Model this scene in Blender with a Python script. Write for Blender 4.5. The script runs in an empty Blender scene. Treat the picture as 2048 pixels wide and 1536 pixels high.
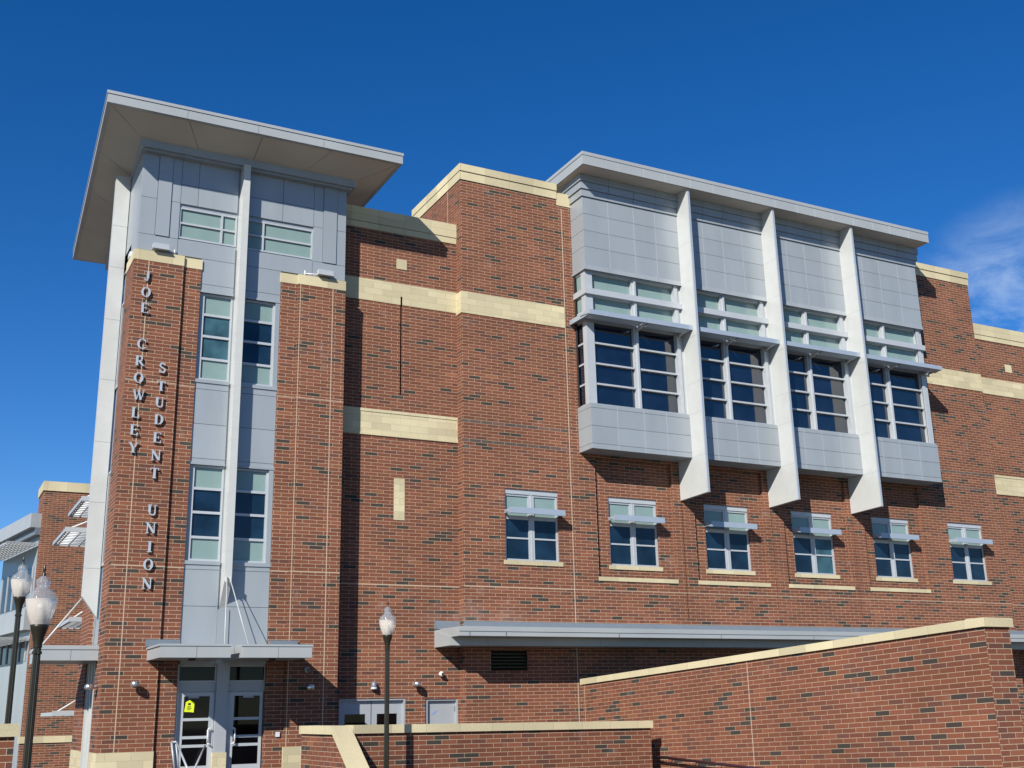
import bpy, math, random
from mathutils import Vector, Matrix
random.seed(7)
SC = bpy.context.scene
COL = SC.collection
R_ = math.radians

# ------------------------------------------------------------------ camera
YAW, PITCH, ROLL, FPX = 27.83664635, 16.032112, -1.24488086, 2266.46
ca, sa = math.cos(R_(YAW)), math.sin(R_(YAW)); cb, sb = math.cos(R_(PITCH)), math.sin(R_(PITCH))
_f = Vector((sa*cb, ca*cb, sb)); _r = Vector((ca, -sa, 0)); _u = _r.cross(_f)
cc, sc_ = math.cos(R_(ROLL)), math.sin(R_(ROLL))
CR, CU, CF = cc*_r + sc_*_u, -sc_*_r + cc*_u, _f
cam = bpy.data.objects.new('camera', bpy.data.cameras.new('camera'))
COL.objects.link(cam)
cam.matrix_world = Matrix(((CR.x, CU.x, -CF.x, 0), (CR.y, CU.y, -CF.y, 0), (CR.z, CU.z, -CF.z, 0), (0, 0, 0, 1)))
cam.data.sensor_width = 36; cam.data.lens = FPX/2048*36
cam.data.clip_start = 0.1; cam.data.clip_end = 3000
SC.camera = cam

def at(px, py, Y):
    """survey helper: metres (X, Z) of a measured photo point on the vertical plane at depth Y"""
    d = CR*((px-1024)/FPX) + CU*((768-py)/FPX) + CF
    d = d*(Y/d.y)
    return d.x, d.z
def ax(px, py, Y): return at(px, py, Y)[0]
def az(px, py, Y): return at(px, py, Y)[1]

# ------------------------------------------------------------------ sky, sun, exposure
SUN = Vector((-1.19, -1.0, 0.98)).normalized()          # direction towards the sun
elev = math.asin(SUN.z); 
w = bpy.data.worlds.new("World"); SC.world = w; w.use_nodes = True
nt = w.node_tree; nt.nodes.clear()
def N(t, typ, **kw):
    n = t.nodes.new(typ)
    for k, v in kw.items():
        if k.startswith('i_'): n.inputs[int(k[2:])].default_value = v
        else: setattr(n, k, v)
    return n
sky = N(nt, 'ShaderNodeTexSky', sky_type='NISHITA', sun_disc=False, sun_elevation=elev,
        sun_rotation=math.atan2(SUN.x, SUN.y), altitude=1400, air_density=1.0, dust_density=0.05, ozone_density=4.0)
bg = N(nt, 'ShaderNodeBackground'); bg.inputs[1].default_value = 0.086
out = N(nt, 'ShaderNodeOutputWorld')
tc = N(nt, 'ShaderNodeTexCoord')
# thin wispy cloud low in the sky beyond the right end of the building
cn = N(nt, 'ShaderNodeTexNoise'); cn.inputs['Scale'].default_value = 13.0; cn.inputs['Distortion'].default_value = .35; cn.inputs['Detail'].default_value = 9; cn.inputs['Roughness'].default_value = .62
cmap = N(nt, 'ShaderNodeMapping'); cmap.inputs['Scale'].default_value = (1, 1, 1.9)
nt.links.new(tc.outputs['Generated'], cmap.inputs[0]); nt.links.new(cmap.outputs[0], cn.inputs['Vector'])
cd = (CR*((2085-1024)/FPX) + CU*((768-640)/FPX) + CF).normalized()
dt = N(nt, 'ShaderNodeVectorMath', operation='DOT_PRODUCT'); dt.inputs[1].default_value = cd
nt.links.new(tc.outputs['Generated'], dt.inputs[0])
mr = N(nt, 'ShaderNodeMapRange', interpolation_type='SMOOTHSTEP'); mr.inputs[1].default_value = .9935; mr.inputs[2].default_value = 1.0
nt.links.new(dt.outputs['Value'], mr.inputs[0])
mr2 = N(nt, 'ShaderNodeMapRange'); mr2.inputs[1].default_value = .36; mr2.inputs[2].default_value = .80
nt.links.new(cn.outputs[0], mr2.inputs[0])
ml = N(nt, 'ShaderNodeMath', operation='MULTIPLY'); nt.links.new(mr.outputs[0], ml.inputs[0]); nt.links.new(mr2.outputs[0], ml.inputs[1])
ml2 = N(nt, 'ShaderNodeMath', operation='MULTIPLY'); nt.links.new(ml.outputs[0], ml2.inputs[0]); ml2.inputs[1].default_value = .7
hs = N(nt, 'ShaderNodeHueSaturation'); hs.inputs['Saturation'].default_value = 1.31; hs.inputs['Hue'].default_value = .509
nt.links.new(sky.outputs[0], hs.inputs['Color'])
mx = N(nt, 'ShaderNodeMix', data_type='RGBA'); mx.inputs[7].default_value = (6.0, 7.2, 8.4, 1)
nt.links.new(ml2.outputs[0], mx.inputs[0]); nt.links.new(hs.outputs[0], mx.inputs[6])
nt.links.new(mx.outputs[2], bg.inputs[0]); nt.links.new(bg.outputs[0], out.inputs[0])

sl = bpy.data.lights.new('sun', 'SUN'); sl.energy = 5.0; sl.angle = R_(0.5); sl.color = (1.0, .955, .88)
so = bpy.data.objects.new('sun', sl); COL.objects.link(so)
so.rotation_euler = SUN.to_track_quat('Z', 'Y').to_euler(); so.location = (-30, -30, 40)
SC.view_settings.view_transform = 'Standard'; SC.view_settings.look = 'None'
SC.view_settings.gamma = 1; SC.view_settings.exposure = 0.55
SC.render.engine = 'CYCLES'; SC.cycles.max_bounces = 6

# ------------------------------------------------------------------ materials
def newmat(name):
    m = bpy.data.materials.new(name); m.use_nodes = True
    t = m.node_tree; b = t.nodes['Principled BSDF']
    return m, t, b
def mth(t, op, a, b=None, c=None):
    n = N(t, 'ShaderNodeMath', operation=op)
    for i, v in enumerate((a, b, c)):
        if v is None: continue
        if isinstance(v, (int, float)): n.inputs[i].default_value = v
        else: t.links.new(v, n.inputs[i])
    return n.outputs[0]

def simple(name, col, rough=.5, metal=0., spec=.5, var=.05, scale=3., bump=0., bscale=60., stretch=(1, 1, 1), isl=0.):
    m, t, b = newmat(name)
    b.inputs['Roughness'].default_value = rough; b.inputs['Metallic'].default_value = metal
    b.inputs['Specular IOR Level'].default_value = spec
    g = N(t, 'ShaderNodeNewGeometry'); mp = N(t, 'ShaderNodeMapping'); mp.inputs['Scale'].default_value = stretch
    t.links.new(g.outputs['Position'], mp.inputs[0])
    n = N(t, 'ShaderNodeTexNoise'); n.inputs['Scale'].default_value = scale; n.inputs['Detail'].default_value = 5
    t.links.new(mp.outputs[0], n.inputs['Vector'])
    r = N(t, 'ShaderNodeMapRange'); r.inputs[1].default_value = .3; r.inputs[2].default_value = .7
    r.inputs[3].default_value = 1-var; r.inputs[4].default_value = 1+var
    t.links.new(n.outputs[0], r.inputs[0])
    ri = N(t, 'ShaderNodeMapRange'); ri.inputs[3].default_value = 1-isl; ri.inputs[4].default_value = 1+isl
    t.links.new(g.outputs['Random Per Island'], ri.inputs[0])
    v = N(t, 'ShaderNodeVectorMath', operation='SCALE'); v.inputs[0].default_value = col
    t.links.new(mth(t, 'MULTIPLY', r.outputs[0], ri.outputs[0]), v.inputs['Scale']); t.links.new(v.outputs[0], b.inputs['Base Color'])
    if bump:
        n2 = N(t, 'ShaderNodeTexNoise'); n2.inputs['Scale'].default_value = bscale
        t.links.new(g.outputs['Position'], n2.inputs['Vector'])
        bp = N(t, 'ShaderNodeBump'); bp.inputs['Strength'].default_value = bump; bp.inputs['Distance'].default_value = .01
        t.links.new(n2.outputs[0], bp.inputs['Height']); t.links.new(bp.outputs[0], b.inputs['Normal'])
    return m

def masonry(name, bw, bh, ramp, mortar, joint=.009, rough=.85, offs=.5, efflor=.0, bump=.5):
    m, t, b = newmat(name)
    b.inputs['Roughness'].default_value = rough; b.inputs['Specular IOR Level'].default_value = .25
    uv = N(t, 'ShaderNodeUVMap'); sp = N(t, 'ShaderNodeSeparateXYZ'); t.links.new(uv.outputs[0], sp.inputs[0])
    u, v = sp.outputs[0], sp.outputs[1]
    vr = mth(t, 'DIVIDE', v, bh); row = mth(t, 'FLOOR', vr); fv = mth(t, 'FRACT', vr)
    par = mth(t, 'MODULO', mth(t, 'ADD', row, 1000.), 2.)
    uu = mth(t, 'ADD', mth(t, 'DIVIDE', u, bw), mth(t, 'MULTIPLY', par, offs))
    colm = mth(t, 'FLOOR', uu); fu = mth(t, 'FRACT', uu)
    cb_ = N(t, 'ShaderNodeCombineXYZ'); t.links.new(colm, cb_.inputs[0]); t.links.new(row, cb_.inputs[1])
    wn = N(t, 'ShaderNodeTexWhiteNoise', noise_dimensions='3D'); t.links.new(cb_.outputs[0], wn.inputs['Vector'])
    cr = N(t, 'ShaderNodeValToRGB'); cr.color_ramp.interpolation = 'CONSTANT'
    e = cr.color_ramp.elements
    while len(e) > 1: e.remove(e[-1])
    e[0].position = 0; e[0].color = (*ramp[0][1], 1)
    for p, c in ramp[1:]:
        x = e.new(p); x.color = (*c, 1)
    t.links.new(wn.outputs['Value'], cr.inputs[0])
    g = N(t, 'ShaderNodeNewGeometry')
    n1 = N(t, 'ShaderNodeTexNoise'); n1.inputs['Scale'].default_value = 45; n1.inputs['Detail'].default_value = 3
    t.links.new(g.outputs['Position'], n1.inputs['Vector'])
    n2 = N(t, 'ShaderNodeTexNoise'); n2.inputs['Scale'].default_value = .55; n2.inputs['Detail'].default_value = 4
    t.links.new(g.outputs['Position'], n2.inputs['Vector'])
    wn2 = N(t, 'ShaderNodeSeparateColor'); t.links.new(wn.outputs['Color'], wn2.inputs[0])
    f = mth(t, 'ADD', mth(t, 'MULTIPLY', n1.outputs[0], .45), .775)
    f = mth(t, 'MULTIPLY', f, mth(t, 'ADD', mth(t, 'MULTIPLY', wn2.outputs[1], .22), .89))
    f = mth(t, 'MULTIPLY', f, mth(t, 'ADD', mth(t, 'MULTIPLY', n2.outputs[0], .56), .72))
    sc = N(t, 'ShaderNodeVectorMath', operation='SCALE'); t.links.new(cr.outputs[0], sc.inputs[0]); t.links.new(f, sc.inputs['Scale'])
    mu = mth(t, 'LESS_THAN', mth(t, 'MULTIPLY', fu, bw), joint); mv = mth(t, 'LESS_THAN', mth(t, 'MULTIPLY', fv, bh), joint)
    mm = mth(t, 'MAXIMUM', mu, mv)
    mo = N(t, 'ShaderNodeMix', data_type='RGBA'); t.links.new(mm, mo.inputs[0]); t.links.new(sc.outputs[0], mo.inputs[6])
    mc = N(t, 'ShaderNodeVectorMath', operation='SCALE'); mc.inputs[0].default_value = mortar
    t.links.new(mth(t, 'ADD', mth(t, 'MULTIPLY', n2.outputs[0], .5), .75), mc.inputs['Scale']); t.links.new(mc.outputs[0], mo.inputs[7])
    col_out = mo.outputs[2]
    if efflor:
        ps = N(t, 'ShaderNodeSeparateXYZ'); t.links.new(g.outputs['Position'], ps.inputs[0])
        def ramp_(src, a, b_):
            q = N(t, 'ShaderNodeMapRange', interpolation_type='SMOOTHSTEP'); q.inputs[1].default_value = a; q.inputs[2].default_value = b_; t.links.new(src, q.inputs[0]); return q.outputs[0]
        n3 = N(t, 'ShaderNodeTexNoise'); n3.inputs['Scale'].default_value = 2.3; n3.inputs['Detail'].default_value = 6; t.links.new(g.outputs['Position'], n3.inputs['Vector'])
        k1 = mth(t, 'MULTIPLY', mth(t, 'MULTIPLY', ramp_(ps.outputs[2], 3.25, 2.5), ramp_(ps.outputs[2], 2.2, 2.4)), ramp_(ps.outputs[1], 30.0, 30.4))
        k1 = mth(t, 'MULTIPLY', k1, mth(t, 'MULTIPLY', ramp_(ps.outputs[0], 12.9, 14.2), ramp_(ps.outputs[0], 17.6, 15.0)))
        k1 = mth(t, 'MULTIPLY', k1, ramp_(n3.outputs[0], .35, .62))
        k2 = mth(t, 'MULTIPLY', ramp_(n3.outputs[0], .62, .80), .16)
        kk = mth(t, 'MINIMUM', mth(t, 'ADD', mth(t, 'MULTIPLY', k1, .16), k2), .7)
        ef = N(t, 'ShaderNodeMix', data_type='RGBA'); ef.inputs[7].default_value = (.42, .36, .33, 1)
        t.links.new(kk, ef.inputs[0]); t.links.new(col_out, ef.inputs[6]); col_out = ef.outputs[2]
    t.links.new(col_out, b.inputs['Base Color'])
    hgt = mth(t, 'ADD', mth(t, 'MULTIPLY', mm, -1.), mth(t, 'MULTIPLY', n1.outputs[0], .35))
    bp = N(t, 'ShaderNodeBump'); bp.inputs['Strength'].default_value = bump; bp.inputs['Distance'].default_value = .006
    t.links.new(hgt, bp.inputs['Height']); t.links.new(bp.outputs[0], b.inputs['Normal'])
    return m
BRAMP = [(0, (0.045, 0.036, 0.030)), (.078, (0.113, 0.046, 0.032)), (.18, (0.145, 0.052, 0.031)), (.42, (0.155, 0.056, 0.031)),
         (.70, (0.169, 0.060, 0.034)), (.93, (0.185, 0.068, 0.037)), (.985, (0.204, 0.081, 0.040))]
MORT = (.42, .33, .225)
M = {}
M['brick'] = masonry('red_brick', .4064, .1016, BRAMP, MORT, efflor=1)
M['dark_brick'] = masonry('dark_brick', .4064, .1016, [(0, (.075, .055, .05)), (.4, (.095, .066, .056)), (.8, (.13, .07, .055))], MORT)
SR = [(0, (.470, .412, .262)), (.3, (.478, .42, .268)), (.6, (.474, .415, .265)), (.85, (.485, .428, .275))]
M['stone'] = masonry('cream_block', .6096, .2032, SR, (.30, .26, .17), joint=.007, bump=.2)
M['cap'] = masonry('cream_cap', .9, 5.0, SR, (.29, .25, .17), joint=.008, offs=0, bump=.2)
M['metal'] = simple('grey_cladding', (.295, .325, .345), rough=.36, metal=.2, var=.05, scale=1.6, stretch=(1, 1, .22), bump=.05, bscale=4, isl=.035)
M['metal_dark'] = simple('dark_flashing', (.15, .18, .21), rough=.5, metal=.2)
M['fascia'] = simple('grey_fascia', (.325, .345, .35), rough=.4, metal=.1, var=.05, scale=.8)
M['soffit'] = simple('soffit_panel', (.47, .43, .375), rough=.7, var=.05, scale=.8)
M['white_metal'] = simple('pale_metal', (.455, .465, .45), rough=.42, metal=.05, var=.03)
M['frame'] = simple('aluminium_frame', (.40, .425, .445), rough=.38, metal=.15, var=.03)
M['shade'] = simple('sunshade_metal', (.33, .385, .455), rough=.35, metal=.25, var=.03)
M['door_metal'] = simple('door_frame_metal', (.33, .35, .37), rough=.45, metal=.15, var=.04)
M['caulk'] = simple('joint_sealant', (.42, .32, .23), rough=.8)
M['letter'] = simple('pewter_letter', (.46, .50, .53), rough=.35, metal=.3, var=.04)
M['black'] = simple('dark_bronze', (.022, .020, .012), rough=.35, metal=.3, spec=.6)
M['dark'] = simple('dark_interior', (.012, .012, .014), rough=.8)
M['white'] = simple('white_enamel', (.55, .56, .57), rough=.4)
M['steel'] = simple('stainless', (.62, .62, .62), rough=.25, metal=.9)
M['yellow'] = simple('yellow_tag', (.60, .70, .02), rough=.5)
M['blue'] = simple('blue_tape', (.08, .25, .6), rough=.5)
M['rail'] = simple('dark_rail', (.05, .02, .03), rough=.3, metal=.3)
M['concrete'] = simple('pale_paving', (.075, .068, .060), rough=.85, var=.12, scale=.8, bump=.2)

def glass(name, col, rough=.04, spec=.5, var=.25, scale=.9, lvl=0.):
    m = simple(name, col, rough=rough, spec=spec, var=var, scale=scale)
    return m
M['teal'] = glass('blind_backed_glass', (.185, .262, .248), rough=.12, var=.06, scale=1.5)
M['navy'] = glass('dark_window_glass', (.004, .008, .018), rough=.03, spec=.5, var=.6, scale=1.1)
M['navy'].node_tree.nodes['Principled BSDF'].inputs['IOR'].default_value = 1.95
M['navy2'] = glass('dim_window_glass', (.006, .018, .036), rough=.04, var=.5, scale=1.4)
M['blue_glass'] = glass('mid_window_glass', (.035, .085, .105), rough=.06, var=.35, scale=2.2)
M['door_glass'] = glass('door_glass', (.002, .002, .003), rough=.03, spec=.2, var=.4)
def globe_mat(name, col, alpha, rough, trans):
    m, t, b = newmat(name)
    b.inputs['Base Color'].default_value = (*col, 1); b.inputs['Roughness'].default_value = rough
    b.inputs['Transmission Weight'].default_value = trans; b.inputs['IOR'].default_value = 1.35
    tr = N(t, 'ShaderNodeBsdfTransparent'); ms = N(t, 'ShaderNodeMixShader'); ms.inputs[0].default_value = alpha
    uvn = N(t, 'ShaderNodeNewGeometry'); wv = N(t, 'ShaderNodeTexWave', wave_type='BANDS', bands_direction='Z')
    wv.inputs['Scale'].default_value = 16
    t.links.new(uvn.outputs['Position'], wv.inputs[0])
    bp = N(t, 'ShaderNodeBump'); bp.inputs['Strength'].default_value = .14; bp.inputs['Distance'].default_value = .01
    t.links.new(wv.outputs[0], bp.inputs['Height']); t.links.new(bp.outputs[0], b.inputs['Normal'])
    t.links.new(tr.outputs[0], ms.inputs[1]); t.links.new(b.outputs[0], ms.inputs[2])
    t.links.new(ms.outputs[0], t.nodes['Material Output'].inputs[0])
    return m
M['globe_low'] = globe_mat('prismatic_globe', (.68, .63, .56), .86, .22, .35)
M['globe_top'] = globe_mat('clear_globe', (.42, .46, .50), .50, .08, .45)

# ------------------------------------------------------------------ mesh builder
class MB:
    def __init__(s): s.v = []; s.f = []; s.uv = []; s.smooth = []
    def poly(s, pts, uvs=None, smooth=False):
        pts = [Vector(p) for p in pts]; k = len(s.v); s.v += pts; s.f.append(list(range(k, k+len(pts))))
        if uvs is None:
            n = Vector((0, 0, 0))
            for i in range(len(pts)):
                a, b_ = pts[i], pts[(i+1) % len(pts)]; n += a.cross(b_)
            n = (abs(n.x), abs(n.y), abs(n.z))
            if n[1] >= n[0] and n[1] >= n[2]: uvs = [(p.x, p.z) for p in pts]
            elif n[0] >= n[2]: uvs = [(p.y, p.z) for p in pts]
            else: uvs = [(p.x, p.y) for p in pts]
        s.uv.append(uvs); s.smooth.append(smooth); return s
    def box(s, x0, x1, y0, y1, z0, z1):
        a = [(x0, y0, z0), (x1, y0, z0), (x1, y1, z0), (x0, y1, z0), (x0, y0, z1), (x1, y0, z1), (x1, y1, z1), (x0, y1, z1)]
        for q in ((0, 1, 5, 4), (1, 2, 6, 5), (2, 3, 7, 6), (3, 0, 4, 7), (4, 5, 6, 7), (3, 2, 1, 0)): s.poly([a[i] for i in q])
        return s
    def prism(s, poly, axis, a, b):
        """poly: 2D points; axis 'y': (x,z) extruded y a..b ; 'x': (y,z) ; 'z': (x,y)"""
        def P(p, t):
            return {'y': (p[0], t, p[1]), 'x': (t, p[0], p[1]), 'z': (p[0], p[1], t)}[axis]
        s.poly([P(p, a) for p in poly]); s.poly([P(p, b) for p in reversed(poly)])
        for i in range(len(poly)):
            p, q = poly[i], poly[(i+1) % len(poly)]
            s.poly([P(q, a), P(p, a), P(p, b), P(q, b)])
        return s
    def tube(s, p, q, r, n=10, r2=None, cap=True):
        p, q = Vector(p), Vector(q); d = (q-p).normalized(); u = d.orthogonal().normalized(); v = d.cross(u); r2 = r if r2 is None else r2
        A = [p+(u*math.cos(2*math.pi*i/n)+v*math.sin(2*math.pi*i/n))*r for i in range(n)]
        B_ = [q+(u*math.cos(2*math.pi*i/n)+v*math.sin(2*math.pi*i/n))*r2 for i in range(n)]
        for i in range(n): s.poly([A[i], A[(i+1) % n], B_[(i+1) % n], B_[i]], smooth=True)
        if cap: s.poly(list(reversed(A))); s.poly(B_)
        return s
    def lathe(s, prof, c, n=24, fl=0, fd=0.):
        c = Vector(c)
        def P(r, z, i):
            a = 2*math.pi*i/n; rr = r*(1-fd*(1 if fl and (i % 2) else 0)); return c+Vector((rr*math.cos(a), rr*math.sin(a), z))
        for (r0, z0), (r1, z1) in zip(prof, prof[1:]):
            for i in range(n): s.poly([P(r0, z0, i), P(r0, z0, i+1 if i+1 < n else 0), P(r1, z1, i+1 if i+1 < n else 0), P(r1, z1, i)], smooth=not fl)
        return s
    def wall(s, x0, x1, z0, z1, Y, holes=(), depth=.12):
        """front face (towards -Y) with rectangular openings and their reveals; hole=(x0,x1,z0,z1[,depth])"""
        xs = sorted({x0, x1, *[min(max(h[0], x0), x1) for h in holes], *[min(max(h[1], x0), x1) for h in holes]})
        zs = sorted({z0, z1, *[min(max(h[2], z0), z1) for h in holes], *[min(max(h[3], z0), z1) for h in holes]})
        for a, b in zip(xs, xs[1:]):
            for c, d in zip(zs, zs[1:]):
                mx_, mz = (a+b)/2, (c+d)/2
                if any(h[0] < mx_ < h[1] and h[2] < mz < h[3] for h in holes): continue
                s.poly([(a, Y, c), (b, Y, c), (b, Y, d), (a, Y, d)])
        for h in holes:
            e = Y+(h[4] if len(h) > 4 else depth); a, b, c, d = h[:4]
            s.poly([(a, Y, c), (a, Y, d), (a, e, d), (a, e, c)]); s.poly([(b, Y, c), (b, e, c), (b, e, d), (b, Y, d)])
            s.poly([(a, Y, c), (a, e, c), (b, e, c), (b, Y, c)]); s.poly([(a, Y, d), (b, Y, d), (b, e, d), (a, e, d)])
        return s

def setp(o, label=None, cat=None, group=None, kind=None):
    if label: o['label'] = label
    if cat: o['category'] = cat
    if group: o['group'] = group
    if kind: o['kind'] = kind
    return o
def wloc(o):
    v = Vector((0, 0, 0))
    while o is not None: v += Vector(o.location); o = o.parent
    return v
def thing(name, loc, label, cat, group=None):
    o = bpy.data.objects.new(name, None); COL.objects.link(o); o.location = loc; o.empty_display_size = .3
    return setp(o, label, cat, group)
def obj(name, mb, mat, parent=None, origin=None, loc=None, weld=True):
    """mesh coordinates are world metres; origin = world point that becomes the object's origin"""
    if origin is None: origin = wloc(parent) if parent is not None else Vector((0, 0, 0))
    origin = Vector(origin)
    me = bpy.data.meshes.new(name)
    me.from_pydata([tuple(p-origin) for p in mb.v], [], mb.f)
    ul = me.uv_layers.new(name='UVMap')
    k = 0
    for uv in mb.uv:
        for q in uv: ul.data[k].uv = q; k += 1
    me.polygons.foreach_set('use_smooth', mb.smooth)
    if any(mb.smooth):
        import bmesh
        bm = bmesh.new(); bm.from_mesh(me); bmesh.ops.remove_doubles(bm, verts=bm.verts, dist=1e-5); bm.to_mesh(me); bm.free()
    me.materials.append(M[mat] if isinstance(mat, str) else mat); me.update()
    o = bpy.data.objects.new(name, me); COL.objects.link(o)
    if parent is not None: o.parent = parent; o.location = origin-wloc(parent)
    else: o.location = origin
    return o
def copyto(o, loc, parent, deep=True):
    c = o.copy(); COL.objects.link(c); c.parent = parent; c.location = loc
    if deep:
        for ch in list(o.children):
            d = ch.copy(); COL.objects.link(d); d.parent = c
            for g in ch.children:
                e = g.copy(); COL.objects.link(e); e.parent = d
    return c

# ------------------------------------------------------------------ planes (metres; camera eye at z=0)
G = -2.62                 # lower ground in front
GT = -1.62                # entrance terrace
T, TS, C = 30.30, 30.37, 30.41     # tower pier face, inner pier step, tower metal centre
B, RC = 30.60, 30.97      # projecting block, recessed wall
BF, WN = 29.80, 29.92     # bay front, bay window frames

g = MB()
g.poly([(-260, -200, G), (300, -200, G), (300, 320, G), (-260, 320, G)])
setp(obj('ground', g, 'concrete'), kind='structure')

g = MB(); g.box(2.2, 52, 24.3, 40, G-.2, GT)
for k in range(5): g.box(2.0, 8.5, 24.3-.33*(k+1), 24.3-.33*k, G-.2, GT-.167*(k+1))
setp(obj('paving', g, 'concrete'), kind='structure')

BLD = thing('brick_building', (14, 31, G), 'large red brick hall with entrance tower, grey metal bay and cream stone bands', 'building')
def P(name, mb, mat, label=None, parent=None, origin=None):
    o = obj(name, mb, mat, parent or BLD, origin)
    if label: o['label'] = label
    return o

# ================================================================== TOWER
XL, XR = 4.38, 10.46
ZC = 12.10                                       # underside of pier caps
GR1, GR2 = 5.72, 8.50+ (6.22-5.72)                # grooves
XCI, XCO = 6.22, 8.52                            # metal centre between the piers
XG2 = 9.02
def rng(a, b, n): return [a+(b-a)*i/n for i in range(n+1)]
PL = az(300, 1503, T)                            # plinth top
for side, (a, b, s0, s1) in enumerate(((XL, GR1, GR1, XCI), (XG2, XR, XCO, XG2))):
    m = MB()
    if side == 0:
        m.box(a, b, T, T+1.25, PL, ZC); m.box(s0, s1, TS, T+1.2, G, ZC)
    else:
        m.box(a, b, T, RC+.4, PL, ZC); m.box(s0, s1, TS, T+1.2, G, ZC)
    P('tower_pier', m, 'brick')
    m = MB(); m.box(a-.012, b+.004, T-.012, T+(1.27 if side == 0 else 1.1), ZC, 12.40); m.box(s0+.006 if side == 0 else s0-.02, s1+.02 if side == 0 else s1-.006, TS-.012, T+1.2, ZC, 12.39)
    P('pier_cap', m, 'cap')
    m = MB(); m.box(a-.01, b+.01, T-.012, T+1.25, G, PL)
    P('plinth', m, 'stone')
# sealant joints: vertical and horizontal
m = MB()
xj = ax(297.8, 529, T); m.box(xj-.012, xj+.012, T-.004, T+.01, PL, ZC)
xj1 = ax(601.6, 568.8, T); m.box(xj1-.01, xj1+.01, T-.004, T+.01, PL, ZC)
xj1 = XG2+.02
xj2 = ax(666, 581, T); m.box(xj2-.012, xj2+.012, T-.004, T+.01, PL, ZC)
for z in (az(300, 762.5, T), az(217, 1129.5, T)):
    m.box(XL, GR1, T-.003, T+.01, z-.01, z+.01); m.box(GR1+.03, XCI, TS-.003, TS+.01, z-.01, z+.01)
    m.box(XCO, XG2, TS-.003, TS+.01, z-.01, z+.01); m.box(XG2+.01, XR, T-.003, T+.01, z-.01, z+.01)
P('expansion_joint', m, 'caulk')

# west side of the tower: front pier return is in the pier box; metal centre, rear pier
m = MB(); m.box(XL, XL+1.2, 33.35, 35.0, PL, ZC); P('tower_pier', m, 'brick')
m = MB(); m.box(XL-.012, XL+1.2, 33.35, 35.0, ZC, 12.4); P('pier_cap', m, 'cap')
m = MB(); m.box(XL-.012, XL+1.2, 33.37, 35.01, G, PL); P('plinth', m, 'stone')
m = MB(); m.box(XL+1.2, XR-.1, T+1.25, 35.0, G, 12.38); P('tower_core', m, 'metal')

# metal centre cladding (front): panels between joints, windows left open
zh1, zs1 = 11.44, 8.92       # upper window head/sill
zh2, zs2 = 6.52, 3.95
zj = [G, 1.30, 2.77, 3.72, zs2, 'w', zh2, 6.70, 7.66, 8.64, zs1, 'w', zh1, 11.70, 12.45]
FX0, FX1 = 7.18, 7.42                            # central fin
def panels(mb, xs, zs, Y, back=.05, gap=.012):
    for a, b in zip(xs, xs[1:]):
        for c, d in zip(zs, zs[1:]):
            mb.box(a+gap/2, b-gap/2, Y, Y+back, c+gap/2, d-gap/2)
def sub(zs):
    outl, cur = [], [zs[0]]
    i = 1
    while i < len(zs):
        if zs[i] == 'w': outl.append(cur); cur = [zs[i+1]]; i += 2
        else: cur.append(zs[i]); i += 1
    outl.append(cur); return outl
m = MB()
for seg in sub(zj[2-1:]):
    if len(seg) > 1:
        panels(m, [XCI, FX0-.02], seg, C); panels(m, [FX1+.02-.04, XCO], seg, C)
m2 = MB()
m2.wall(XCI-.02, XCO+.02, 1.3, 12.45, C+.05, holes=[(XCI+.10, FX0, zs1, zh1, .1), (FX1-.05, XCO-.02, zs1, zh1, .1), (XCI+.10, FX0, zs2, zh2, .1), (FX1-.05, XCO-.02, zs2, zh2, .1)])
for v_, f_, u_ in ((m2.v, m2.f, m2.uv),):
    k = len(m.v); m.v += v_; m.f += [[i+k for i in q] for q in f_]; m.uv += u_; m.smooth += m2.smooth
# head flashings and jamb liners round the tall windows
for zt, zb in ((zh1, zs1), (zh2, zs2)):
    m.box(XCI, FX0-.02, C-.025, C+.05, zt+.006, zt+.07); m.box(FX1-.02, XCO, C-.025, C+.05, zt+.006, zt+.07)
    m.box(XCI, FX0-.02, C-.03, C+.06, zb-.10, zb-.004); m.box(FX1-.02, XCO, C-.03, C+.06, zb-.10, zb-.004)
    m.box(XCO-.13, XCO-.004, C-.01, C+.06, zb, zt)
P('metal_panel', m, 'metal')

def window(x0, x1, z0, z1, Y, rows, cols=1, fr=.05, mull=.05, mats=None, depth=.07, frame='frame', sill=None, mm=.06, colx=None, mat_default='navy', name='window', glassback=.05, label=None):
    """frame mesh + one pane child for each light. rows = list of z cuts from bottom (absolute), mats[row][col]"""
    m = MB()
    m.box(x0, x0+fr, Y, Y+depth, z0, z1); m.box(x1-fr, x1, Y, Y+depth, z0, z1)
    m.box(x0+fr, x1-fr, Y, Y+depth, z0, z0+fr); m.box(x0+fr, x1-fr, Y, Y+depth, z1-fr, z1)
    zz = [z0+fr/2] + rows + [z1-fr/2]
    cx = [x0+fr/2] + (colx or rng(x0, x1, cols)[1:-1]) + [x1-fr/2]
    for z in rows: m.box(x0+fr, x1-fr, Y+.004, Y+depth-.003, z-mull/2, z+mull/2)
    for x in cx[1:-1]: m.box(x-mm/2, x+mm/2, Y-.004, Y+depth-.006, z0+fr, z1-fr)
    f = P(name, m, frame, label, origin=((x0+x1)/2, Y, z0))
    for i, (a, b) in enumerate(zip(zz, zz[1:])):
        for j, (c, d) in enumerate(zip(cx, cx[1:])):
            q = MB(); q.box(c+.001, d-.001, Y+glassback, Y+glassback+.012, a+.001, b-.001)
            mt = mats[i][j] if mats else mat_default
            obj('pane', q, mt, f, origin=((x0+x1)/2, Y, z0))
    return f
def rows4(z0, z1): h = (z1-z0)/4; return [z0+h*.98, z0+h*2.02, z0+h*3.02]
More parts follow.
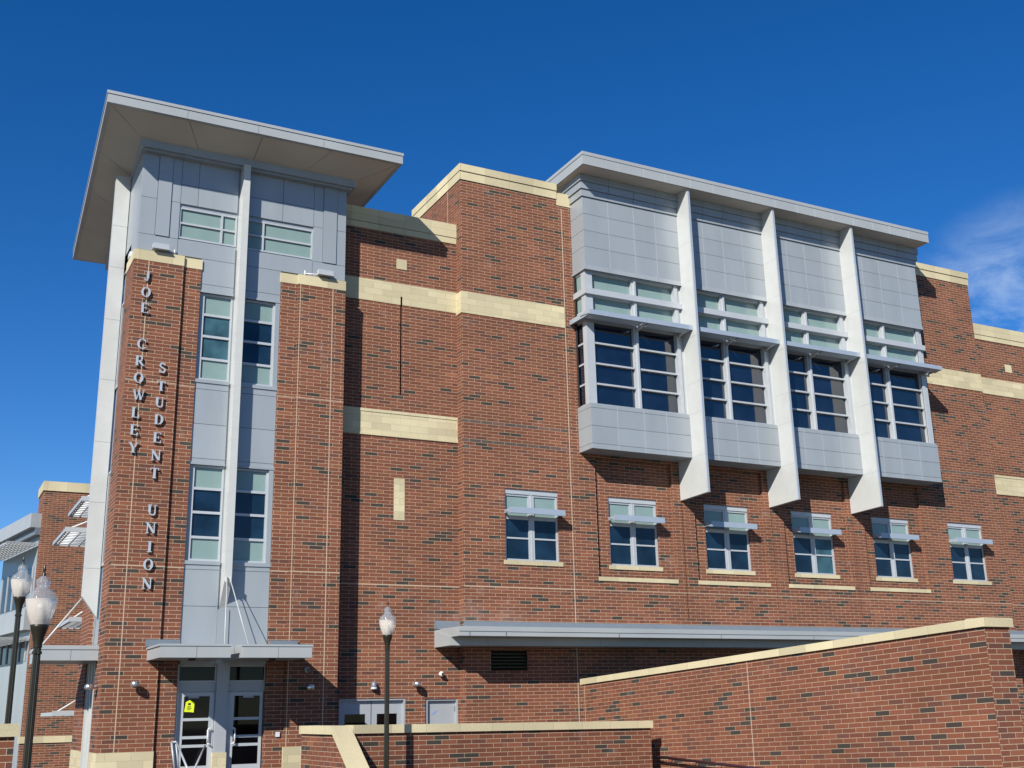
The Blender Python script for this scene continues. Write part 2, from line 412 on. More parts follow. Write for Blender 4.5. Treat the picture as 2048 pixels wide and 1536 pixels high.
for zt, zb, mid in ((zh1, zs1, 'blue_glass'), (zh2, zs2, 'navy2')):
    r = rows4(zb, zt)
    window(XCI+.10, FX0-.01, zb, zt, C+.06, r, mats=[['teal'], [mid], [mid], ['teal']], mull=.07, fr=.055)
    window(FX1-.03, XCO-.13, zb, zt, C+.06, r, mats=[['teal'], ['navy2'], ['navy2'], ['teal']], mull=.07, fr=.055)

for (xa, ya, xb, yb) in ((470, 545, 765, 700), (450, 835, 745, 985)):
    x0_, z1_ = at(340+xa/6.4, 560+ya/6.4, C+.1); x1_, z0_ = at(340+xb/6.4, 560+(yb+25)/6.4, C+.1)
    m = MB(); m.box(x0_, x1_, C+.108, C+.112, z0_, z1_); P('window_blind', m, 'blue_glass')
# penthouse
PX0, PX1, PY, PZ0, PZ1 = 4.45, 10.47, C, 12.45, 15.50
wl = (ax(359.4, 429.7, PY), ax(475, 455, PY), az(356, 483, PY), az(359, 429.7, PY))
wr = (FX1+.0, ax(617, 507, PY), wl[2], wl[3])
wl = (wl[0], FX0-.01, 12.98, 13.92); wr = (FX1-.02, 9.45, 12.98, 13.92)
zcut = [PZ0, 12.93, 14.02, 14.62, PZ1]
m = MB()
m.wall(PX0, PX1, PZ0, PZ1, PY+.05, holes=[(wl[0], wl[1], wl[2], wl[3], .1), (wr[0], wr[1], wr[2], wr[3], .1)])
m.box(PX0+.001, PX1-.001, PY+.2, PY+.25, PZ0+.001, PZ1-.001)
# side and back walls
m.poly([(PX0, PY+.05, PZ0), (PX0, PY+.05, PZ1), (PX0, 35, PZ1), (PX0, 35, PZ0)]); m.poly([(PX1, PY+.05, PZ0), (PX1, 40, PZ0), (PX1, 40, PZ1), (PX1, PY+.05, PZ1)])
m.poly([(PX0, 35, PZ0), (PX0, 35, PZ1), (6.5, 35, PZ1), (6.5, 35, PZ0)]); m.poly([(6.5, 35, G), (6.5, 35, PZ1), (6.5, 40, PZ1), (6.5, 40, G)]); m.poly([(6.5, 40, G), (6.5, 40, PZ1), (PX1, 40, PZ1), (PX1, 40, G)])
m.poly([(PX0, PY+.05, PZ0), (PX1, PY+.05, PZ0), (PX1, 35, PZ0), (PX0, 35, PZ0)])
lx = [PX0, ax(314, 400, PY), ax(342, 405, PY), wl[0]]
rx = [wr[1], ax(645, 500, PY), ax(672, 510, PY), PX1]
cl = [wl[0], 6.02, FX0-.02]; crr = [FX1-.02, 8.50, wr[1]]
panels(m, lx, [12.93, 14.02+.02, PZ1], PY); panels(m, rx, [12.93, 14.04, PZ1], PY)
m.box(lx[1]+.006, lx[2]-.006, PY-.03, PY, 12.94, PZ1); m.box(rx[1]+.006, rx[2]-.006, PY-.03, PY, 12.94, PZ1)
panels(m, [PX0, wl[0]-.0], [PZ0, 12.93], PY); panels(m, [wr[1], PX1], [PZ0, 12.93], PY)
panels(m, cl, [14.02, 14.62, PZ1], PY); panels(m, crr, [14.02, 14.62, PZ1], PY)
panels(m, [wl[0], FX0-.02], [PZ0, 12.93], PY); panels(m, [FX1-.02, wr[1]], [PZ0, 12.93], PY)
P('penthouse_cladding', m, 'metal')
for (a, b, c, d), cx in ((wl, 6.74), (wr, 7.95)):
    window(a, b, c, d, PY+.03, [(c+d)/2], colx=[cx], mats=[['teal', 'teal'], ['teal', 'teal']], fr=.045, mull=.055, mm=.055)
# beam under the roof
m = MB()
m.prism([(4.30, 30.12), (10.66, 30.12), (10.66, 40.2), (4.84, 40.2)], 'z', 15.44, 15.70)
m.prism([(4.42, 30.22), (10.56, 30.22), (10.56, 40.1), (4.95, 40.1)], 'z', 15.38, 15.44)
m.prism([(4.44, 30.30), (10.55, 30.30), (10.55, 40.0), (4.97, 40.0)], 'z', 15.70, 15.95)
P('cornice', m, 'metal')
# roof slab: soffit boards with open joints, fascia in two tiers
RXa, RXb, RY0, RY1 = 3.19, 11.74, 29.0, 40.95
def rxl(y): return RXa+(3.80-RXa)*(y-RY0)/(RY1-RY0)
m = MB()
inn = [(4.30, 30.12), (10.66, 30.12), (10.66, 40.2), (4.84, 40.2)]
outp = [(RXa+.03, RY0+.03), (RXb-.03, RY0+.03), (RXb-.03, RY1-.03), (3.83, RY1-.03)]
zo, zi = 15.98, 15.66
def sof(a, b, c, d, n):
    for i in range(n):
        t0, t1 = i/n, (i+1)/n; e = .0009
        L = lambda p, q, t: Vector((p[0]+(q[0]-p[0])*t, p[1]+(q[1]-p[1])*t))
        p0, p1, q0, q1 = L(a, b, t0+e), L(a, b, t1-e), L(d, c, t0+e), L(d, c, t1-e)
        m.poly([(*p0, zo), (*p1, zo), (*q1, zi), (*q0, zi)]); m.poly([(*p0, zo+.02), (*q0, zi+.02), (*q1, zi+.02), (*p1, zo+.02)])
sof(outp[0], outp[1], inn[1], inn[0], 4); sof(outp[3], outp[0], inn[0], inn[3], 4); sof(outp[1], outp[2], inn[2], inn[1], 4); sof(outp[2], outp[3], inn[3], inn[2], 4)
m.poly([(*p, zo+.05) for p in outp])
P('soffit', m, 'soffit')
m = MB()
for (za, zb, d) in ((15.94, 16.20, 0.), (16.20, 16.30, -.02)):
    q = [(RXa+d, RY0+d), (RXb-d, RY0+d), (RXb-d, RY1-d), (3.80+d, RY1-d)]
    m.prism(q, 'z', za+.01, zb)
rf = P('tower_roof', m, 'fascia')
for x in (5.32, 7.31, 9.25):
    m = MB(); m.box(x-.006, x+.006, RY0-.003, RY0+.01, 15.96, 16.2); obj('fascia_joint', m, 'metal_dark', rf)
# fins
def fin(x0, x1, yf, yb, zt, zf, zb, name='tower_fin', mat='white_metal', joints=()):
    m = MB(); zz = [zf] + [z for z in joints if z > zf] + [zt]
    m.prism([(yf, zf), (yb, zb), (yb, zt), (yf, zt)], 'x', x0, x1)
    return P(name, m, mat)
f1 = fin(FX0+.03, FX1-.02, 30.03, C+.06, 15.44, 3.40, 2.74)
m = MB(); m.box(FX0-.02, FX1+.04, C-.03, C+.03, 1.3, 2.70); P('metal_pilaster', m, 'metal')
for z in rng(4.2, 14.8, 7):
    m = MB(); m.box(FX0+.028, FX1-.018, 30.028, C, z-.004, z+.004); obj('fin_joint', m, 'soffit', f1)
# west fin (plane facing the viewer)
YW = 32.45
m = MB(); m.prism([(4.02, 3.15), (XL+.05, 2.60), (XL+.05, 15.5), (4.02, 15.5)], 'y', YW, YW+.22)
wf = P('tower_fin', m, 'white_metal', 'tall white fin on the far left side of the tower')
for z in (3.9, 5.7, 7.4, 9.2, 11.0, 12.6, 13.9):
    m = MB(); m.box(4.018, XL+.05, YW-.003, YW+.01, z-.005, z+.005); obj('fin_joint', m, 'metal', wf)
# west metal centre with narrow windows
m = MB(); m.box(XL+.11, XL+.2, T+1.25, 33.35, 1.9, 12.4); m.box(PX0-.0, PX0+.03, 31.5, 33.4, 12.4, 13.0)
P('metal_panel', m, 'metal')
for zb, zt in ((3.95, 6.52), (8.92, 11.44)):
    m = MB()
    for (ya, yb) in ((31.6, 32.4), (32.72, 33.3)):
        m.box(XL+.06, XL+.12, ya, yb, zb, zb+.06); m.box(XL+.06, XL+.12, ya, yb, zt-.06, zt); m.box(XL+.06, XL+.12, ya, ya+.05, zb+.06, zt-.06); m.box(XL+.06, XL+.12, yb-.05, yb, zb+.06, zt-.06)
    f = P('window', m, 'frame')
    q = MB(); q.box(XL+.08, XL+.105, 31.6, 32.4, zb, zt); q.box(XL+.08, XL+.105, 32.72, 33.3, zb, zt); obj('pane', q, 'navy', f)
# west entrance: door, canopy
m = MB(); m.box(XL+.12, XL+.18, 31.55, 33.35, G, 1.9)
for y in (31.56, 31.95, 32.45, 32.95, 33.27): m.box(XL+.04, XL+.12, y, y+.07, G, 1.45)
dw = P('side_entrance_door', m, 'white_metal')
q = MB()
for y in (31.63, 32.02, 32.52, 33.02): q.box(XL+.10, XL+.115, y, y+.3, G+.2, 1.35)
obj('pane', q, 'door_glass', dw)
WCY = 31.25
m = MB(); m.box(2.98, 4.42, WCY, 33.7, 1.43, 1.70); m.box(2.96, 4.42, WCY-.02, 33.72, 1.70, 1.80)
c0 = P('entrance_canopy', m, 'fascia', 'canopy over the side door left of the tower')
q = MB(); q.box(3.71, 3.722, WCY-.003, 33.6, 1.427, 1.70); obj('fascia_joint', q, 'metal_dark', c0)
m = MB(); m.tube((4.03, YW+.1, 3.1), (3.05, YW-.3, 1.78), .022); P('tie_rod', m, 'white_metal')

# front entrance canopies
YE = 28.56
e = [ax(320.4, 1300, YE), ax(462.3, 1300, YE), ax(484.8, 1303, YE), ax(624.5, 1304, YE)]
for i, (a, b) in enumerate(((e[0], e[1]), (e[2], e[3]))):
    m = MB()
    xs = [a, (a+b)/2+.02, b]
    for c, d in zip(xs, xs[1:]): m.box(c+.005, d-.005, YE, YE+.05, 1.375, 1.65)
    m.box(a+.01, b-.01, YE+.05, C+.02, 1.38, 1.64); m.box(a-.02, b+.02, YE-.02, C+.02, 1.65, 1.70)
    if i == 1: m.box(a-.02, a+.01, YE+.02, C, 1.375, 1.65)
    cn_ = P('entrance_canopy', m, 'fascia', 'left half of the front entrance canopy' if i == 0 else 'right half of the front entrance canopy')
    q = MB(); xx = ax((386, 547)[i], 1316, YE+.5); q.tube((xx, YE+.6, 1.33), (xx, YE+.6, 1.385), .09, 16); obj('downlight', q, 'black', cn_)
m = MB()
z0, z1 = 1.72, 1.90
m.box(ax(293, 1273, T-.1), XCI-.02, T-.10, T+.01, z0, z1); m.box(XCO+.02, ax(596, 1283, T-.1), T-.10, T+.01, z0, z1)
P('canopy_flashing', m, 'metal_dark')
m = MB(); hx = FX0+.13
for tx in ((ax(449.4, 1281, 28.9)), (ax(497.5, 1282, 28.9))): m.tube((hx+(.04 if tx > hx else -.04), 30.0, 3.46), (tx, 28.9, 1.70), .012, 8)
P('tie_rod', m, 'white_metal')
m = MB(); m.box(hx-.07, hx-.045, 29.96, 30.04, 3.36, 3.52); m.box(hx+.045, hx+.07, 29.96, 30.04, 3.36, 3.52); P('rod_bracket', m, 'white_metal')

# front doors
YD = C+.10
def f2(x, y): return (280+x/3.84, 1136+y/3.84)
dz = lambda y: az(*f2(450, y), YD)
m = MB(); m.box(XCI, XCO, YD+.06, YD+.12, GT, 1.37); m.box(XCI, XCI+.05, C, YD+.06, GT, 1.37)
cx0, cx1 = ax(*f2(578, 1100), C), ax(*f2(668, 1100), C)
m.box(cx0, cx1, C-.02, YD+.06, GT, 1.37); 
zt1, zt0 = dz(758), dz(865); zdt = dz(955)
m.box(XCI+.05, cx0, YD, YD+.06, zt1, 1.37); m.box(cx1, XCO-.0, YD, YD+.06, zt1, 1.37); m.box(XCI+.05, cx0, YD, YD+.06, zdt+.012, zt0); m.box(cx1, XCO, YD, YD+.06, zdt+.012, zt0)
P('door_surround', m, 'door_metal')
m = MB(); m.box(cx0-.03, cx1+.02, C-.06, C+.09, GT, az(440, 1505, C)); P('plinth', m, 'stone')
for i, (xa, xb, ga, gb, hxp) in enumerate(((XCI+.06, cx0-.01, 330, 528, 520), (cx1+.01, XCO-.04, 718, 915, 716))):
    ga, gb = ax(*f2(ga, 1150), YD), ax(*f2(gb, 1150), YD)
    zr = [dz(985), dz(1152), dz(1174), dz(1290), dz(1312), dz(1356), dz(1378), dz(1520)]
    m = MB(); m.box(xa, ga, YD, YD+.05, GT, zdt); m.box(gb, xb, YD, YD+.05, GT, zdt)
    m.box(ga, gb, YD, YD+.05, zr[0], zdt)
    for k in (1, 3, 5): m.box(ga, gb, YD+.004, YD+.05, zr[k+1], zr[k])
    m.box(ga, gb, YD, YD+.05, GT, zr[7])
    d = P('entrance_door', m, 'frame')
    for k in (0, 2, 4, 6):
        q = MB(); q.box(ga-.01, gb+.01, YD+.03, YD+.042, zr[k+1]-.01, zr[k]+.01); obj('pane', q, 'door_glass', d)
    hx_, hz = ax(*f2(hxp, 1300), YD), dz(1300)
    q = MB(); s_ = .022
    for a_, b_ in (((0, .18), (.09, .22)), ((.09, .22), (.12, .19)), ((.0, -.15), (0, .18)), ((0, -.15), (.09, -.19)), ((.09, -.19), (.12, -.17))):
        sg = 1 if i == 0 else -1
        q.tube((hx_+sg*a_[0]*.6-sg*.02, YD-.07, hz+a_[1]), (hx_+sg*b_[0]*.6-sg*.02, YD-.07, hz+b_[1]), s_, 8)
    q.tube((hx_, YD-.07, hz+.16), (hx_, YD+.01, hz+.16), .012, 6); q.tube((hx_, YD-.07, hz-.14), (hx_, YD+.01, hz-.14), .012, 6)
    obj('handle', q, 'white', d)
    q = MB(); q.box((ga+gb)/2-.22+.12*i, (ga+gb)/2+.05+.12*i, YD+.005, YD+.03, zr[0]-.05, zr[0]-.0); obj('door_closer', q, 'door_metal', d)
    # transom light over the door
    ta, tb = (ax(*f2(300, 800), YD), ax(*f2(575, 800), YD)) if i == 0 else (ax(*f2(690, 800), YD), ax(*f2(955, 800), YD))
    m = MB(); ea, eb = XCI+.05 if i == 0 else cx1, cx0 if i == 0 else XCO
    m.box(ea, ta, YD-.004, YD+.05, zt0-.03, zt1+.03); m.box(tb, eb, YD-.004, YD+.05, zt0-.03, zt1+.03); m.box(ta, tb, YD-.004, YD+.05, zt1, zt1+.03); m.box(ta, tb, YD-.004, YD+.05, zt0-.03, zt0)
    tw = P('transom_window', m, 'frame'); q = MB(); q.box(ta-.01, tb+.01, YD+.03, YD+.042, zt0-.01, zt1+.01); obj('pane', q, 'door_glass', tw)

# ================================================================== MAIN WALLS
ZR = az(918, 452, RC)        # recess parapet top
XB0, XJ, XE = 14.41, 18.20, 37.90
bx = dict()
# recess wall (left) with movement slot and door openings
YDo = RC+.12
dd = (ax(677.7, 1420, RC), ax(811, 1420, RC), G, az(800, 1396.4, RC))
d2 = (ax(851, 1420, RC), ax(916.5, 1420, RC), G, az(880, 1397.7, RC))
xs_ = ax(802.8, 600, RC)
slot = (xs_-.035, xs_+.03, az(799, 790, RC), az(803, 594, RC), .16)
def bands(x0, x1, Y, zt, zb, three=True, mat='stone', sh=0):
    m = MB(); m.box(x0, x1, Y-.02, Y+.05, zb, zt); return m
zb1t, zb1b = 12.83, 12.11
m = MB(); m.wall(XR-.05, XB0+.1, G, ZR-.6, RC, holes=[dd, d2, slot], depth=.14)
m.poly([(slot[0]-.1, RC+.16, slot[2]), (slot[1]+.1, RC+.16, slot[2]), (slot[1]+.1, RC+.16, slot[3]), (slot[0]-.1, RC+.16, slot[3])])
P('brick_wall', m, 'brick', 'set back brick wall right of the tower')
def stoneband(x0, x1, Y, z0, z1, top=None, bot=None, hole=None):
    m = MB()
    # courses as one block-patterned face; thin proud strips top / bottom where the photo shows them
    def bx_(a, b): 
        m.box(a, b, Y-.018, Y+.03, z0, z1)
        if top: m.box(a, b, Y-.035, Y+.03, z1, z1+top)
        if bot: m.box(a, b, Y-.035, Y+.03, z0-bot, z0)
    if hole and z0 < hole[3]:
        bx_(x0, hole[0]); bx_(hole[1], x1)
    else: bx_(x0, x1)
    return P('stone_band', m, 'stone')
z1t, z1b = az(918, 586, RC), az(918, 626, RC); z1tl, z1bl = az(718, 556, RC), az(718, 600, RC)
z1t, z1b = (z1t+z1tl)/2, (z1b+z1bl)/2
hs_ = list(slot); m = MB(); zmid = z1t-(z1t-z1b)*.38
m.box(XR-.03, XB0+.05, RC-.018, RC+.03, slot[3]+.0, z1t); m.box(XR-.03, slot[0], RC-.018, RC+.03, z1b, slot[3]); m.box(slot[1], XB0+.05, RC-.018, RC+.03, z1b, slot[3])
P('stone_band', m, 'stone')
z2t, z2b = (az(718, 814.7, RC)+az(918, 836.6, RC))/2, (az(718, 867.8, RC)+az(918, 886.6, RC))/2
stoneband(XR-.03, XB0-.002, RC, z2b+.07, z2t-.09, top=.09, bot=.07)
m = MB(); m.box(ax(793, 529, RC), ax(813.4, 529, RC), RC-.012, RC+.02, az(803, 539, RC), az(803, 519.4, RC)); P('stone_block', m, 'cap')
m = MB(); m.box(ax(787.5, 1000, RC), ax(809, 1000, RC), RC-.012, RC+.02, az(797, 1040, RC), az(797, 957, RC)); P('stone_block', m, 'stone')
# parapet of recess
zp = [az(918, 452, RC), az(918, 478.5, RC), az(918, 490.5, RC)]
def parapet(x0, x1, Y, z0, z1, z2, back=.5):
    m = MB(); m.box(x0, x1, Y-.05, Y+back, z1, z0); m.box(x0, x1, Y-.03, Y+back-.03, z2, z1-.012); m.box(x0+.01, x1, Y+.02, Y+back-.05, z2-.05, z0-.02)
    return P('parapet', m, 'cap')
parapet(XR-.02, XB0-.003, RC, zp[0], zp[1], zp[2])
m = MB(); m.wall(XR-.05, XB0+.1, ZR-.6, zp[2], RC); P('brick_wall', m, 'brick')
# service doors
m = MB(); zt = dd[3]; mid = (dd[0]+dd[1])/2
for a, b in ((dd[0]+.05, mid-.01), (mid+.01, dd[1]-.05)):
    m = MB(); y0 = YDo
    gl = (a+.16, b-.16, zt-.45-.9, zt-.45+.04)
    m.wall(a, b, G, zt-.05, y0, holes=[(gl[0], gl[1], gl[2], gl[3]-.0, .02)]); 
    o = P('service_door', m, 'door_metal', 'grey service door with square dark window')
    q = MB(); q.box(gl[0]-.01, gl[1]+.01, y0+.02, y0+.03, gl[2]-.01, gl[3]+.01); obj('pane', q, 'door_glass', o)
m = MB(); m.box(dd[0], dd[0]+.05, RC+.02, YDo+.06, G, zt); m.box(dd[1]-.05, dd[1], RC+.02, YDo+.06, G, zt); m.box(dd[0]+.05, dd[1]-.05, RC+.02, YDo+.06, zt-.05, zt); m.box(d2[0]+.04, d2[0]+.08, RC+.03, YDo+.06, G, d2[3]); m.box(d2[1]-.05, d2[1], RC+.02, YDo+.06, G, d2[3]); m.box(d2[0]+.08, d2[1]-.05, RC+.03, YDo+.06, d2[3]-.05, d2[3])
P('door_surround', m, 'door_metal')
m = MB(); m.box(d2[0]+.08, d2[1]-.05, YDo, YDo+.05, G, d2[3]-.05); o = P('service_door', m, 'door_metal', 'plain grey service door with blue tape')
q = MB(); tx, tz = ax(869, 1426, YDo), az(869, 1426, YDo)
q.prism([(tx-.10, tz-.06), (tx+.02, tz-.0), (tx+.10, tz+.09), (tx+.0, tz+.02)], 'y', YDo-.004, YDo+.001); obj('tape', q, 'blue', o)
q = MB(); q.box(d2[1]-.075, d2[1]-.05, YDo-.02, YDo, d2[3]-.35, d2[3]-.2); obj('hinge', q, 'metal_dark', o)

# block wall B with six windows and four sunk panels
WX = [15.82+3.815*i for i in range(6)]; WW, WZ0, WZ1 = 1.89, 4.36, 6.57
SP = [(1199, 1355), (1398.2, 1539.5), (1579, 1708), (1742.4, 1859.3)]
SPX = [(ax(a, 1161+i*6, B), ax(b, 1166+i*5, B)) for i, (a, b) in enumerate(SP)]
SPZ = [az(1277, 1157, B), az(1469, 1165, B), az(1643, 1169.5, B), az(1800, 1176, B)]
spz = sum(SPZ)/4
panel_top = 7.80
holes = [(WX[0], WX[0]+WW, WZ0, WZ1, .10), (WX[5], WX[5]+WW, WZ0, WZ1, .10)]
holes += [(a, b, spz, panel_top, .10) for a, b in SPX]
FXs = [22.44, 26.22, 30.02]
grooves = []
for i, fx in enumerate(FXs):
    zb_ = az((1381, 1562.5, 1729)[i], (1237.6, 1218, 1240)[i], B)
    grooves.append((fx+.02, fx+.065, zb_, 6.6, .05))
holes += grooves
vent = (ax(982, 1320, B), ax(1055, 1320, B), az(1018, 1341, B), az(1018, 1301, B), .08)
holes.append(vent)
m = MB(); m.wall(XB0, XE, G, 16.73, B, holes=holes)
m.poly([(XB0, B, G), (XB0, B, 16.73), (XB0, 34.5, 16.73), (XB0, 34.5, G)]); m.poly([(XE, B, G), (XE, 34.5, G), (XE, 34.5, 16.73), (XE, B, 16.73)])
for (a, b, c, d, e_) in grooves: m.poly([(a-.02, B+e_, c), (b+.02, B+e_, c), (b+.02, B+e_, d), (a-.02, B+e_, d)])
P('brick_wall', m, 'brick', 'main brick wall carrying the grey bay')
m = MB()
for i, (a, b) in enumerate(SPX):
    m.wall(a, b, spz, panel_top, B+.10, holes=[(WX[i+1], WX[i+1]+WW, WZ0, WZ1, .10)])
P('brick_panel', m, 'brick')
for i, (a, b) in enumerate(SPX):
    m = MB(); m.box(a-.02, b+.03, B-.03, B+.11, spz-.13, spz); P('stone_sill', m, 'cap')
# dark brick courses
def rowz(z): return round(z/.1016)*.1016
for z in (8.58, 7.93):
    zz = rowz(z)
    for a, b in ((XB0-.003, XJ-.03), (34.0, XE+.003)):
        m = MB(); m.box(a, b, B-.003, B+.02, zz+.010, zz+.1016); P('dark_brick_course', m, 'dark_brick')
# sealant joints
m = MB()
m.box(XJ-.014, XJ+.014, B-.004, B+.01, G, 16.4)
zjt = 3.54
m.box(XB0, XJ-.014, B-.003, B+.01, zjt-.011, zjt+.011); m.box(XJ+.014, XE, B-.003, B+.01, zjt-.007, zjt+.007); m.box(XR, XB0, RC-.003, RC+.01, zjt-.011, zjt+.011)
P('expansion_joint', m, 'caulk')
# stone band on block
m = MB(); m.box(XB0-.02, XJ-.02, B-.02, B+.03, 12.10, 12.83); m.box(XB0-.02, XB0+.03, B+.03, RC+.0, 12.10, 12.83); P('stone_band', m, 'stone')
m = MB(); m.box(34.02, XE+.02, B-.02, B+.03, 12.10, 12.83); P('stone_band', m, 'stone')
# block parapet: front tiers and side return running back
m = MB(); a, b = XB0, XJ-.18
m.box(a-.05, b, B-.06, B+.45, 17.02, 17.27); m.box(a-.03, b, B-.03, B+.45, 16.72, 17.008)
m.box(a-.05, a+.4, B+.45, 34.6, 17.02, 17.27); m.box(a-.03, a+.37, B+.45, 34.6, 16.72, 17.008)
m.box(b, 18.62, B-.02, B+.45, 16.50, 16.95)
m.box(34.0, XE+.05, B-.06, B+.45, 17.02, 17.27); m.box(34.0, XE+.03, B-.03, B+.45, 16.72, 17.008); m.box(a+.03, XE-.03, B+.03, B+.4, 16.6, 17.0)
P('parapet', m, 'cap')
m = MB(); xjs = ax(905.7, 400, B); m.box(XB0-.003, XB0+.01, 31.6, 31.625, zp[0], 16.72); P('expansion_joint', m, 'caulk')
# right-hand set back wall
m = MB(); m.wall(XE-.1, 52, G, az(2000, 680, RC), RC, holes=[(ax(2036, 1420, RC), ax(2036, 1420, RC)+1.9, G, az(2040, 1378, RC), .12)]); P('brick_wall', m, 'brick', 'set back brick wall at the far right')
zr = [az(2000, 663, RC), az(2000, 687, RC), az(2000, 697, RC)]
zr = [zp[0], zp[1], zp[2]]
parapet(XE+.003, 52, RC, *zr)
m = MB(); m.wall(XE-.1, 52, az(2000, 680, RC), zr[2], RC); P('brick_wall', m, 'brick')
m = MB(); m.box(XE-.02, 52, RC-.018, RC+.03, z1b, z1t); P('stone_band', m, 'stone')
stoneband(XE+.003, 52, RC, z2b+.07, z2t-.09, top=.09, bot=.07)
m = MB(); m.box(ax(2010, 737, RC), ax(2022.5, 737, RC), RC-.012, RC+.02, az(2016, 745, RC), az(2016, 730, RC)); P('stone_block', m, 'cap')
m = MB(); m.box(XE+.003, 52, RC-.003, RC+.01, zjt-.007, zjt+.007); P('expansion_joint', m, 'caulk')
m = MB(); xx = ax(2036, 1420, RC); m.box(xx, xx+1.9, RC+.1, RC+.16, G, 1.0); P('service_door', m, 'frame', 'pale door at the far right end under the long canopy')
# roof deck behind the parapets
m = MB(); m.box(XR+.05, 52, RC+.5, 46, G, zp[2]-.3); P('building_core', m, 'soffit')
m = MB(); m.box(XB0+.38, XE-.1, B+.45, 40, 14, 16.7); P('building_core', m, 'soffit')

# louvred vent
m = MB(); a, b, c, d, e_ = vent
for k in range(6):
    z = c+(d-c)*(k+.15)/6; m.poly([(a, B+.02, z), (b, B+.02, z), (b, B+.08, z+.07), (a, B+.08, z+.07)])
m.poly([(a, B+.08, c), (b, B+.08, c), (b, B+.08, d), (a, B+.08, d)])
P('louvre_vent', m, 'black')

# the six small windows (first one built, the rest copied)
def small_window(x, Y):
    f = MB(); y = Y+.07; d = .06
    z0, z1 = WZ0, WZ1; zm = WZ0+1.33; hd = .15; W = WW; xm = x+W/2
    f.box(x, x+W, y-.03, y+d, z1-hd, z1)                                    # head panel
    f.box(x, x+.07, y, y+d, z0, z1-hd); f.box(x+W-.07, x+W, y, y+d, z0, z1-hd)
    f.box(xm-.10, xm+.10, y-.01, y+d, z0, z1-hd)
    f.box(xm-.025, xm+.025, y-.022, y-.01, z0, z1-hd)
    for a, b in ((x+.07, xm-.10), (xm+.10, x+W-.07)):
        f.box(a, b, y, y+d, z0, z0+.06); f.box(a, b, y, y+d, z1-hd-.06, z1-hd); f.box(a, b, y, y+d, zm-.06, zm+.06)
        f.box(a, b, y+.004, y+d-.01, z0+.67, z0+.72)
    o = P('window', f, 'frame', origin=(x, Y, z0))
    zs_ = [(z0+.06, z0+.67), (z0+.72, zm-.06), (zm+.06, z1-hd-.06)]
    for a, b in ((x+.07, xm-.10), (xm+.10, x+W-.07)):
        for k, (c, d_) in enumerate(zs_):
            q = MB(); q.box(a-.005, b+.005, y+.035, y+.045, c-.005, d_+.005); obj('pane', q, 'teal' if k == 2 else 'navy2', o, origin=(x, Y, z0))
    q = MB(); q.box(x-.07, x+W+.10, Y-.03, Y+.13, z0-.13, z0); obj('stone_sill', q, 'cap', o, origin=(x, Y, z0))
    # projecting sunshade: thin tray on two arms
    q = MB(); zs = zm+.06
    q.box(x-.02, x+W+.02, Y-.40, Y-.35, zs+.0, zs+.18)
    q.prism([(Y-.36, zs+.0), (Y-.36, zs+.03), (Y-.02, zs+.11), (Y-.02, zs+.08)], 'x', x-.02, x+W+.02)
    q.box(x-.02, x+.02, Y-.36, Y+.08, zs+.04, zs+.14); q.box(x+W-.02, x+W+.02, Y-.36, Y+.08, zs+.04, zs+.14)
    obj('sunshade', q, 'shade', o, origin=(x, Y, z0))
    return o
w0 = small_window(WX[0], B)
for i in range(1, 6):
    Yw = B if i == 5 else B+.10
    if i == 1: wS = small_window(WX[1], B+.10)
    elif i == 5: copyto(w0, Vector(w0.location)+Vector((WX[5]-WX[0], 0, 0)), BLD)
    else:
        wc = copyto(wS, Vector(wS.location)+Vector((WX[i]-WX[1], 0, 0)), BLD)
        if i == 3:                                   # blinds half drawn in the right-hand lower lights
            for ch in [c for c in wc.children if c.name.startswith('pane')][3:5]:
                ch.data = ch.data.copy(); ch.data.materials[0] = M['blue_glass']

# ================================================================== BAY
BX0, BX1 = 18.56, 34.0
zbay = [7.90, 8.07, 8.65, 9.24, 9.36]
zup = [14.0, 14.79, 15.38, 15.98, 16.60]
cols = [[BX0, 19.57, 20.60, 21.49, FXs[0]], [FXs[0]+.12, 23.54, 24.41, 25.29, FXs[1]], [FXs[1]+.12, 27.38, 28.23, 29.09, FXs[2]], [FXs[2]+.12, 31.12, 32.01, 33.0, BX1]]
m = MB()
m.box(BX0+.01, BX1-.01, BF+.03, B, zbay[0]+.004, 9.40); m.box(BX0+.01, BX1-.01, BF+.03, B, 13.96, 17.0)
for cs in cols: panels(m, cs, zbay, BF, .03); panels(m, cs, zup, BF, .03)
# side (left) panels
ys = [BF+.004, B-.002]
def side(mb, zs, x):
    for c, d in zip(zs, zs[1:]): mb.box(x, x+.01, ys[0], ys[1], c+.006, d-.006)
side(m, zbay, BX0); side(m, zup, BX0); 
# drip skirt at foot of upper cladding, and cap of apron
for cs in cols:
    for a, b in zip(cs, cs[1:]): m.prism([(BF-.035, 13.97), (BF+.0, 13.97), (BF, 14.14)], 'x', a+.006, b-.006)
m.box(BX0-.03, BX0, BF-.03, B-.01, 13.97, 14.05)
